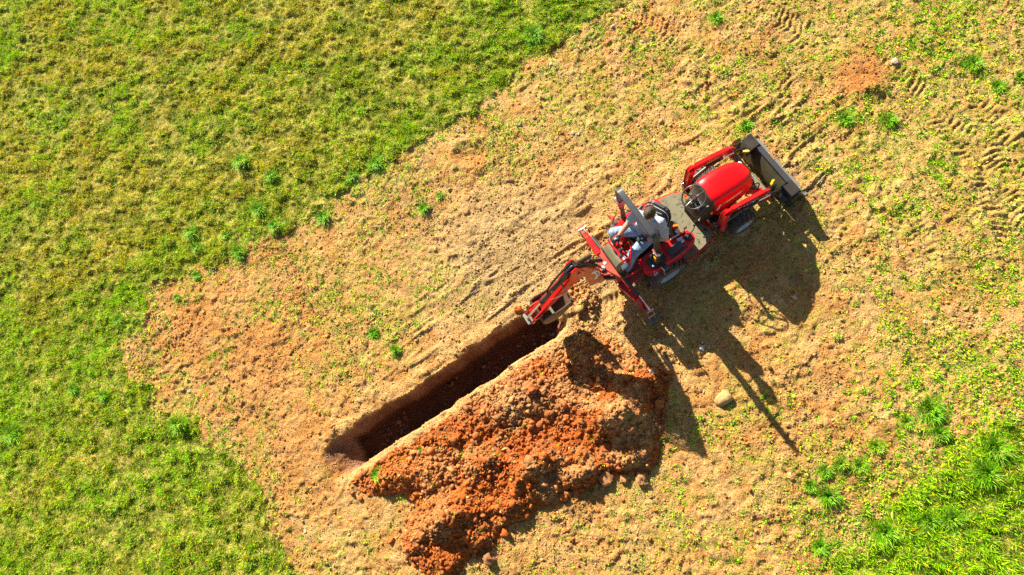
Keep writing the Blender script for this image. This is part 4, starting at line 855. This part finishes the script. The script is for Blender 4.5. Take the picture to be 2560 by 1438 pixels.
# operator console
b = B(); b.prism([(-.77, .60), (-.775, 1.04), (-.70, 1.13), (-.66, 1.13), (-.655, .60)], -.19, .19, 'y', .010); con = b.mk('control_console', M['olive'], bf)
b = B(); b.box((-.60, 0, 1.10), (.115, .39, .05), (0, .05, 0), .006); b.box((-.56, 0, .95), (.03, .37, .26), (0, .1, 0), .006); b.mk('valve_cover', M['red'], con)
for x, y, w, h in ((-.60, .145, .05, .06), (-.60, -.145, .055, .06), (-.585, -.01, .03, .055)): b = B(); b.box((x, y, 1.128), (w, h, .002), (0, .05, 0), 0); b.mk('decal', M['white'], con, smooth=None)
b = B(); b.box((-.655, -.1935, .86), (.085, .003, .30), (0, 0, 0), 0); b.mk('decal', M['white'], con, smooth=None)
for x, y, r, z in ((-.625, -.09, .028, 1.13), (-.66, .03, .016, 1.15), (-.575, -.03, .016, 1.16), (-.60, .06, .014, 1.16)): b = B(); b.cyl((x, y, 1.08), (x, y, z), .010, n=8); b.cyl((x, y, z), (x, y, z+.02), r, r*.9, 16, .004); b.mk('control_knob', M['black'], con)
for y0, x1, y1 in ((.07, -.565, .115), (-.03, -.56, -.055)): b = B(); b.tube([(-.60, y0, 1.10), (-.595, y0*1.2, 1.19), (x1, y1, 1.25)], .009, 8); b.ball((x1, y1, 1.265), (.022, .022, .026)); b.mk('joystick', M['black'], con)
b = B(); b.tube([(-.56, .20, .62), (-.555, .22, 1.02), (-.53, .22, 1.10), (-.44, .20, 1.13), (-.41, .165, 1.08), (-.42, .15, .70)], .012, 9); b.tube([(-.42, .14, .66), (-.40, .05, 1.02), (-.42, -.06, 1.08), (-.50, -.17, 1.05), (-.55, -.21, .95), (-.56, -.20, .60)], .012, 9); b.mk('guard_rail', M['red'], con)
b = B()
for k in range(7): y = -.14+.045*k; b.tube([(-.56, y, .86), (-.48-.01*(k % 3), y+.02, .74), (-.55, y*.7, .56), (-.74, y*.5, .50)], .010, 7)
b.mk('hydraulic_hose', M['hose'], con)
# swing tower
b = B(); b.prism([(-.86, .17), (-.97, .11), (-1.01, .0), (-.97, -.11), (-.86, -.17)], .72, .76, 'z', .006); b.prism([(-.86, .15), (-.97, .10), (-1.0, .0), (-.97, -.10), (-.86, -.15)], .34, .38, 'z', .006); b.cyl((-.93, 0, .34), (-.93, 0, .775), .055, n=20); b.box((-1.02, 0, .57), (.14, .17, .38), bev=.01); b.prism([(-.78, .30), (-.79, -.30), (-.90, -.06), (-.90, .06)], .765, .778, 'z', .003); swt = b.mk('swing_tower', M['redd'], tractor)
b = B(); b.cyl((-.93, 0, .775), (-.93, 0, .80), .042, n=6, bev=.004); b.cyl((-.93, 0, .80), (-.93, 0, .81), .018, n=12); b.mk('swing_nut', M['rim'], swt)
b = B(); b.box((-.86, .05, .784), (.045, .045, .003), (0, 0, .3), 0); b.mk('decal', M['white'], swt, smooth=None)
for s in (-1, 1): b = B(); b.cyl((-.83, s*.22, .62), (-1.0, s*.10, .62), .028, n=14); b.mk('swing_cylinder', M['blackp'], swt)
# boom (stands nearly upright, then leans back to the knee)
BY = -.005
def bp(P, w, th, name, m, parent):
    b = B(); b.prism(P, BY-w, BY-w+th, 'y', .003); b.prism(P, BY+w-th, BY+w, 'y', .003); return b
BP = [(-1.02, .50), (-1.14, .50), (-1.25, .58), (-1.24, .86), (-1.25, 1.18), (-1.33, 1.45), (-1.40, 1.60), (-1.37, 1.70), (-1.28, 1.73), (-1.19, 1.64), (-1.11, 1.42), (-1.02, 1.15), (-1.0, .85)]
b = B(); b.prism(BP, BY-.075, BY+.075, 'y', .006); boom = b.mk('boom', M['redd'], tractor)
b = B(); arc = []
for k in range(11): a = R_(-60+12*k); arc.append((-1.21+.19*math.cos(a), .98+.27*math.sin(a)))
arc2 = [(-1.21+.12*math.cos(R_(60-12*k)), .98+.20*math.sin(R_(60-12*k))) for k in range(11)]
for s in (-1, 1):
    b = B(); y = BY+s*.0765; b.prism(arc+arc2, y-.001, y+.001, 'y', 0); b.mk('decal', M['white'], boom, smooth=None)
    b = B(); [b.box((-1.21+.155*math.cos(R_(a)), BY+s*.079, .98+.235*math.sin(R_(a))), (.030, .0015, .018), (0, -R_(a), 0), 0) for a in (-25, -14, -3, 8, 19)]; b.mk('decal_ink', M['ink'], boom, smooth=None)
b = B(); b.cyl((-.96, BY, 1.10), (-1.20, BY, 1.46), .0, n=4) if False else b.cyl((-.90, .06, .98), (-1.08, .05, 1.38), .034, n=18, bev=.005); bc = b.mk('boom_cylinder', M['blackp'], boom)
b = B(); b.cyl((-1.08, .05, 1.38), (-1.24, .03, 1.66), .019, n=14); b.mk('cylinder_rod', M['chrome'], bc)
b = B(); b.tube([(-.95, -.02, .85), (-1.0, -.05, 1.2), (-1.14, -.05, 1.58), (-1.30, -.045, 1.80), (-1.45, -.04, 1.76)], .013, 8); b.tube([(-.95, .02, .85), (-1.02, 0, 1.22), (-1.16, -.02, 1.60), (-1.32, -.01, 1.82), (-1.50, 0, 1.73)], .013, 8); b.mk('hydraulic_hose', M['hose'], boom)
# dipper from the knee down to the bucket
kn = Vector((-1.30, BY, 1.58)); de = Vector((-2.27, BY, .80)); dd = (de-kn).normalized(); up = Vector((-dd.z, 0, dd.x)); up = up if up.z > 0 else -up
def dpt(a, h): p = kn+dd*a+up*h; return (p.x, p.z)
DP = [dpt(-.14, .13), dpt(-.16, .22), dpt(-.06, .24), dpt(.16, .10), dpt(.50, .055), dpt(1.10, .04), dpt(1.32, .035), dpt(1.335, -.03), dpt(1.10, -.06), dpt(.45, -.13), dpt(.15, -.20), dpt(.0, -.14), dpt(-.06, .0)]
b = B(); b.prism(DP, BY-.085, BY-.060, 'y', .004); b.prism(DP, BY+.060, BY+.085, 'y', .004); b.prism([dpt(.12, .06), dpt(.5, .03), dpt(1.02, .0), dpt(1.02, -.06), dpt(.45, -.12), dpt(.15, -.18)], BY-.062, BY+.062, 'y', .002); b.bar((dpt(.03, .15)[0], BY-.06, dpt(.03, .15)[1]), (dpt(.03, .15)[0], BY+.06, dpt(.03, .15)[1]), .05, .04); dip = b.mk('dipper', M['red'], tractor)
A3 = lambda a, h, y=BY: Vector((dpt(a, h)[0], y, dpt(a, h)[1]))
b = B(); b.cyl(A3(.10, .12), A3(.80, .13), .040, n=20, bev=.006); b.cyl(A3(.80, .13), A3(.83, .13), .046, n=20); dc = b.mk('bucket_cylinder', M['blackp'], dip)
b = B(); b.cyl(A3(.83, .13), A3(1.30, .10), .019, n=14); b.mk('cylinder_rod', M['chrome'], dc)
b = B(); b.cyl(A3(-.12, .17, BY+.04), A3(-.12, .17, BY-.04), .05, n=16); b.cyl(A3(-.10, .17), (-1.10, .05, 1.60), .036, n=16) if False else b.cyl(A3(-.11, .18), (-1.02, .09, 1.42), .034, n=16, bev=.005); b.mk('dipper_cylinder', M['blackp'], dip)
b = B()
for dy, hh in ((.035, .20), (.055, .17), (-.02, .21)): b.tube([A3(-.15, .22, BY+dy), A3(.08, hh+.05, BY+dy), A3(.30, hh+.02, BY+dy*1.2), A3(.52, hh, BY+dy), A3(.60, hh-.04, BY+dy*.6)], .013, 8)
b.mk('hydraulic_hose', M['hose'], dip)
b = B(); b.box(A3(.50, .165, BY-.02), (.06, .05, .04), (0, .8, 0), .005); b.mk('pipe_clamp', M['steel'], dip)
for a, h, r in ((0, .02, .028), (1.30, .02, .026), (1.12, -.03, .020), (.35, .06, .018)): b = B(); b.cyl(A3(a, h, BY-.11), A3(a, h, BY+.11), r, n=14); b.mk('pivot_pin', M['steel'], dip)
b = B(); b.box(A3(.62, -.0, BY-.0865), (.26, .002, .022), (0, .737, 0), 0); b.mk('decal', M['white'], dip, smooth=None)
for s in (-1, 1): b = B(); b.bar(A3(1.10, -.05, BY+s*.095), A3(1.32, .06, BY+s*.095), .014, .055); b.mk('bucket_link', M['red'], dip)
b = B(); b.bar(A3(1.33, .08, BY-.10), A3(1.33, .08, BY+.10), .05, .05, bev=.012); b.mk('link_cross_pin', M['steel'], dip)
# digging bucket, curled under the dipper
gb = bpy.data.objects.new('digging_bucket', None); C.objects.link(gb); gb.parent = tractor; gb.location = (0, BY+.03, -.04)
pr_ = [(-2.18, .84), (-2.22, .70), (-2.17, .56), (-2.05, .48), (-1.90, .50), (-1.74, .62), (-1.61, .86)]
tp_ = [(-1.68, .87), (-1.82, .82), (-1.95, .83), (-2.08, .88)]
pin_ = [(-1.63, .855), (-1.757, .635), (-1.908, .52), (-2.045, .50), (-2.155, .573), (-2.20, .70), (-2.165, .83)]
b = B(); b.prism(pr_+pin_, -.20, .20, 'y', 0); b.mk('bucket_shell', M['digb'], gb, smooth=50)
for s in (-1, 1):
    b = B(); b.prism(pr_+tp_, s*.203-.010, s*.203+.010, 'y', .002); b.mk('side_plate', M['digb'], gb)
for s in (-1, 1):
    b = B(); b.prism([(-2.20, .80), (-2.24, .92), (-2.10, .93), (-2.0, .84)], s*.10-.008, s*.10+.008, 'y', 0); b.mk('bucket_ear', M['redd'], gb)
b = B(); b.bar((-1.98, -.198, .80), (-1.98, .198, .80), .04, .014); b.mk('cross_plate', M['olive'], gb)
for k in range(4): y = -.17+.113*k; b = B(); b.prism([(-1.63, .82), (-1.59, .90), (-1.60, .96), (-1.65, .88)], y-.018, y+.018, 'y', .003); b.mk('tooth', M['steel'], gb)
# ------------------------------------------------------------------ the operator, in the tractor's own frame
person = tag(empty('person', (TX, TY, 0), HD), 'man in grey T-shirt, jeans and black gloves working the backhoe levers', 'person')
fw = Vector((-.83, -.56, 0)).normalized(); lt = Vector((-fw.y, fw.x, 0)); UPV = Vector((0, 0, 1))      # he faces the trench; lt is his left
def ell(b, c, rl, rf, rz):
    t = bmesh.new(); bmesh.ops.create_icosphere(t, subdivisions=3, radius=1); m = Matrix((lt*rl, fw*rf, UPV*rz)).transposed().to_4x4(); m.translation = c; b._add(t, 0, 2, m)
def limb(b, a, ra, c, rc, n=9):
    a = Vector(a); c = Vector(c)
    for i in range(n+1):
        t = i/n; b.ball(a+(c-a)*t, ra*(1-t)+rc*t, 3)
pel = Vector((-.03, .085, .82)); che = Vector((.0, .065, 1.27)); neck = Vector((.01, .045, 1.50)); head = Vector((.005, .025, 1.72))
shL = che+lt*.195+UPV*.15; shR = che-lt*.195+UPV*.15
elL = Vector((.08, -.27, 1.13)); wrL = Vector((-.145, -.075, 1.03)); haL = Vector((-.20, -.035, 1.03))
elR = Vector((-.235, .235, 1.25)); wrR = Vector((-.475, .175, 1.17)); haR = Vector((-.545, .15, 1.20))
hpL = pel+lt*.09+fw*.03; hpR = pel-lt*.10+fw*.02
knR = Vector((-.475, .36, .88)); anR = Vector((-.52, .30, .48)); knL = Vector((-.47, -.13, .91)); anL = Vector((-.60, -.16, .50))
hf = (fw*.55-UPV*.5).normalized()
def body_torso(b, k, low=False):
    ell(b, pel+UPV*.02, .155*k, .115*k, .12); ell(b, pel+UPV*.16, .15*k, .115*k, .14); ell(b, che-UPV*.06, .165*k, .118*k, .16); ell(b, che+UPV*.08, .175*k, .112*k, .12); ell(b, che+UPV*.155, .15*k, .085*k, .065)
b = B(); body_torso(b, .93); limb(b, neck-UPV*.06, .062, head-UPV*.05, .055, 5)
for s, sh_, el, wr in ((1, shL, elL, wrL), (-1, shR, elR, wrR)):
    limb(b, che+UPV*.13+lt*s*.10, .06, sh_, .058, 4); limb(b, sh_, .056, el, .046, 10); limb(b, el, .047, el+(wr-el)*.35, .048, 5); limb(b, el+(wr-el)*.35, .048, wr, .031, 8)
for hp, kn_, an in ((hpL, knL, anL), (hpR, knR, anR)): limb(b, hp, .085, kn_, .058, 12); limb(b, kn_, .058, kn_+(an-kn_)*.4, .056, 6); limb(b, kn_+(an-kn_)*.4, .056, an, .038, 8)
# head, chin down
t = bmesh.new(); bmesh.ops.create_icosphere(t, subdivisions=4, radius=1)
hu = (UPV*.85+fw*.42).normalized(); hfw = (fw-hu*fw.dot(hu)).normalized(); hm_ = Matrix((lt*.078, hfw*.098, hu*.118)).transposed().to_4x4(); hm_.translation = head
for v in t.verts:
    if v.co.z < 0: v.co.x *= 1+.22*v.co.z; v.co.y *= 1+.10*v.co.z
b._add(t, 0, 2, hm_)
H_ = lambda l, f, u: hm_ @ Vector((l, f, u))
limb(b, H_(0, .92, .10), .010, H_(0, 1.16, -.18), .014, 4)
for s in (-1, 1): b.ball(H_(s*1.02, -.05, -.05), (.012, .018, .026), 2); b.ball(H_(s*.35, .88, .18), .013, 2)
limb(b, H_(-.22, .93, -.52), .008, H_(.22, .93, -.52), .008, 4)
body = remeshed(b, 'body', M['skin'], person, .0085, 4)
for s in (-1, 1):
    b = B(); b.ball(H_(s*.36, .93, .06), .0125, 2); b.mk('eye', M['white'], person)
# hair: a cropped cap over the skull
t = bmesh.new(); bmesh.ops.create_icosphere(t, subdivisions=5, radius=1)
for v in list(t.verts):
    n = v.co.copy()
    k = 1.10+.05*mnoise.noise(n*6)+.035*mnoise.noise(n*17)
    if n.y > .55-.35*max(n.z, 0) and n.z < .62: k = .8
    if n.z < -.35: k = .8
    v.co = n*k
b = B(); b._add(t, 0, 2, hm_); b.mk('hair', M['hair'], person, smooth=180)
# shirt
b = B(); ell(b, pel+UPV*.10, .175, .142, .10); ell(b, pel+UPV*.20, .178, .145, .15); ell(b, che-UPV*.06, .19, .145, .17); ell(b, che+UPV*.07, .198, .135, .13); ell(b, che+UPV*.15, .17, .10, .075); limb(b, che+UPV*.17, .085, neck-UPV*.035, .072, 4)
for s, sh_, el in ((1, shL, elL), (-1, shR, elR)):
    limb(b, che+UPV*.12+lt*s*.10, .085, sh_, .078, 5); limb(b, sh_, .078, sh_+(el-sh_)*.70, .070, 9)
sh_o = remeshed(b, 'shirt', M['shirt'], person, .0085, 3, wr=.006, wf=9)
b = B()
for k, (u, w) in enumerate(((.0, 0), (.022, .006), (.044, -.002), (.066, .006), (.088, 0))):
    c = che-fw*.142+lt*(.05+u)+UPV*(.10+w); b.tube([c-UPV*.012, c+lt*.010+UPV*.014, c+lt*.018-UPV*.010], .0035, 6)
b.mk('back_print', M['white'], sh_o)
# jeans
b = B(); ell(b, pel-UPV*.01, .175, .14, .12); ell(b, pel+UPV*.06, .168, .135, .09)
for hp, kn_, an in ((hpL, knL, anL), (hpR, knR, anR)): limb(b, hp, .108, kn_, .080, 14); limb(b, kn_, .080, kn_+(an-kn_)*.5, .074, 8); limb(b, kn_+(an-kn_)*.5, .074, an+(kn_-an)*.10, .070, 8)
remeshed(b, 'jeans', M['jeans'], person, .009, 3, wr=.007, wf=10)
# boots
for an, d in ((anR, Vector((-.9, -.05, 0))), (anL, Vector((-.75, -.55, 0)))):
    d = d.normalized(); side = Vector((-d.y, d.x, 0)); b = B(); limb(b, an+UPV*.02, .056, an-UPV*.06, .052, 5); limb(b, an-UPV*.065-d*.03, .045, an-UPV*.055+d*.08, .052, 8); limb(b, an-UPV*.06+d*.08, .052, an-UPV*.068+d*.17, .042, 6)
    o = remeshed(b, 'boot', M['boot'], person, .009, 4)
# gloves with five fingers each
def glove(wr, ha, fwd, pn, thumb, name):
    """wr wrist, ha palm centre, fwd finger direction, pn palm normal (away from the back of the hand), thumb: sideways"""
    fwd = Vector(fwd).normalized(); pn = (Vector(pn)-fwd*Vector(pn).dot(fwd)).normalized(); th = fwd.cross(pn)*thumb; ha = Vector(ha); wr = Vector(wr)
    b = B(); limb(b, wr+(wr-ha).normalized()*.02, .037, wr, .034, 3)
    for u in (-.026, -.009, .009, .026): limb(b, wr+th*u*.5, .024, ha+th*u+fwd*.030, .019, 6)
    for k, (u, L) in enumerate(((.032, .070), (.011, .080), (-.011, .074), (-.032, .060))):
        r0 = ha+th*u+fwd*.035; p1 = r0+(fwd*.9+pn*.35)*L*.45; p2 = p1+(fwd*.35+pn*.95)*L*.36; p3 = p2+(-fwd*.25+pn*.95)*L*.28
        limb(b, r0, .0125, p1, .0115, 4); limb(b, p1, .0115, p2, .0105, 4); limb(b, p2, .0105, p3, .0095, 4)
    t0 = ha+th*.030-fwd*.020; t1 = t0+th*.030+pn*.018+fwd*.015; t2 = t1+fwd*.032+pn*.020; limb(b, t0, .0155, t1, .0130, 4); limb(b, t1, .0130, t2, .0105, 4)
    o = remeshed(b, 'glove', M['glove'], person, .005, 2)
    c = ha-pn*.0185+fwd*.0; b = B(); m = onplane(c-pn*.004, -pn, fwd); t = bmesh.new(); bmesh.ops.create_cube(t, size=1)
    for v in t.verts: v.co = Vector((v.co.x*.030, v.co.y*.026, v.co.z*.004))
    b._add(t, .001, 1, m); b.mk('glove_patch', M['white'], o)
glove(wrR, haR, (-.9, -.35, -.1), (0, 0, -1), 1, 'r')
glove(wrL, haL, (-.75, .35, 0), (0, 0, -1), -1, 'l')

# no piece deeper than thing > part > sub-part
def depth(o):
    d = 0
    while o.parent: o = o.parent; d += 1
    return d
for o in list(C.objects):
    while depth(o) > 2:
        o.parent = o.parent.parent          # every parent in between sits at the identity, so nothing moves
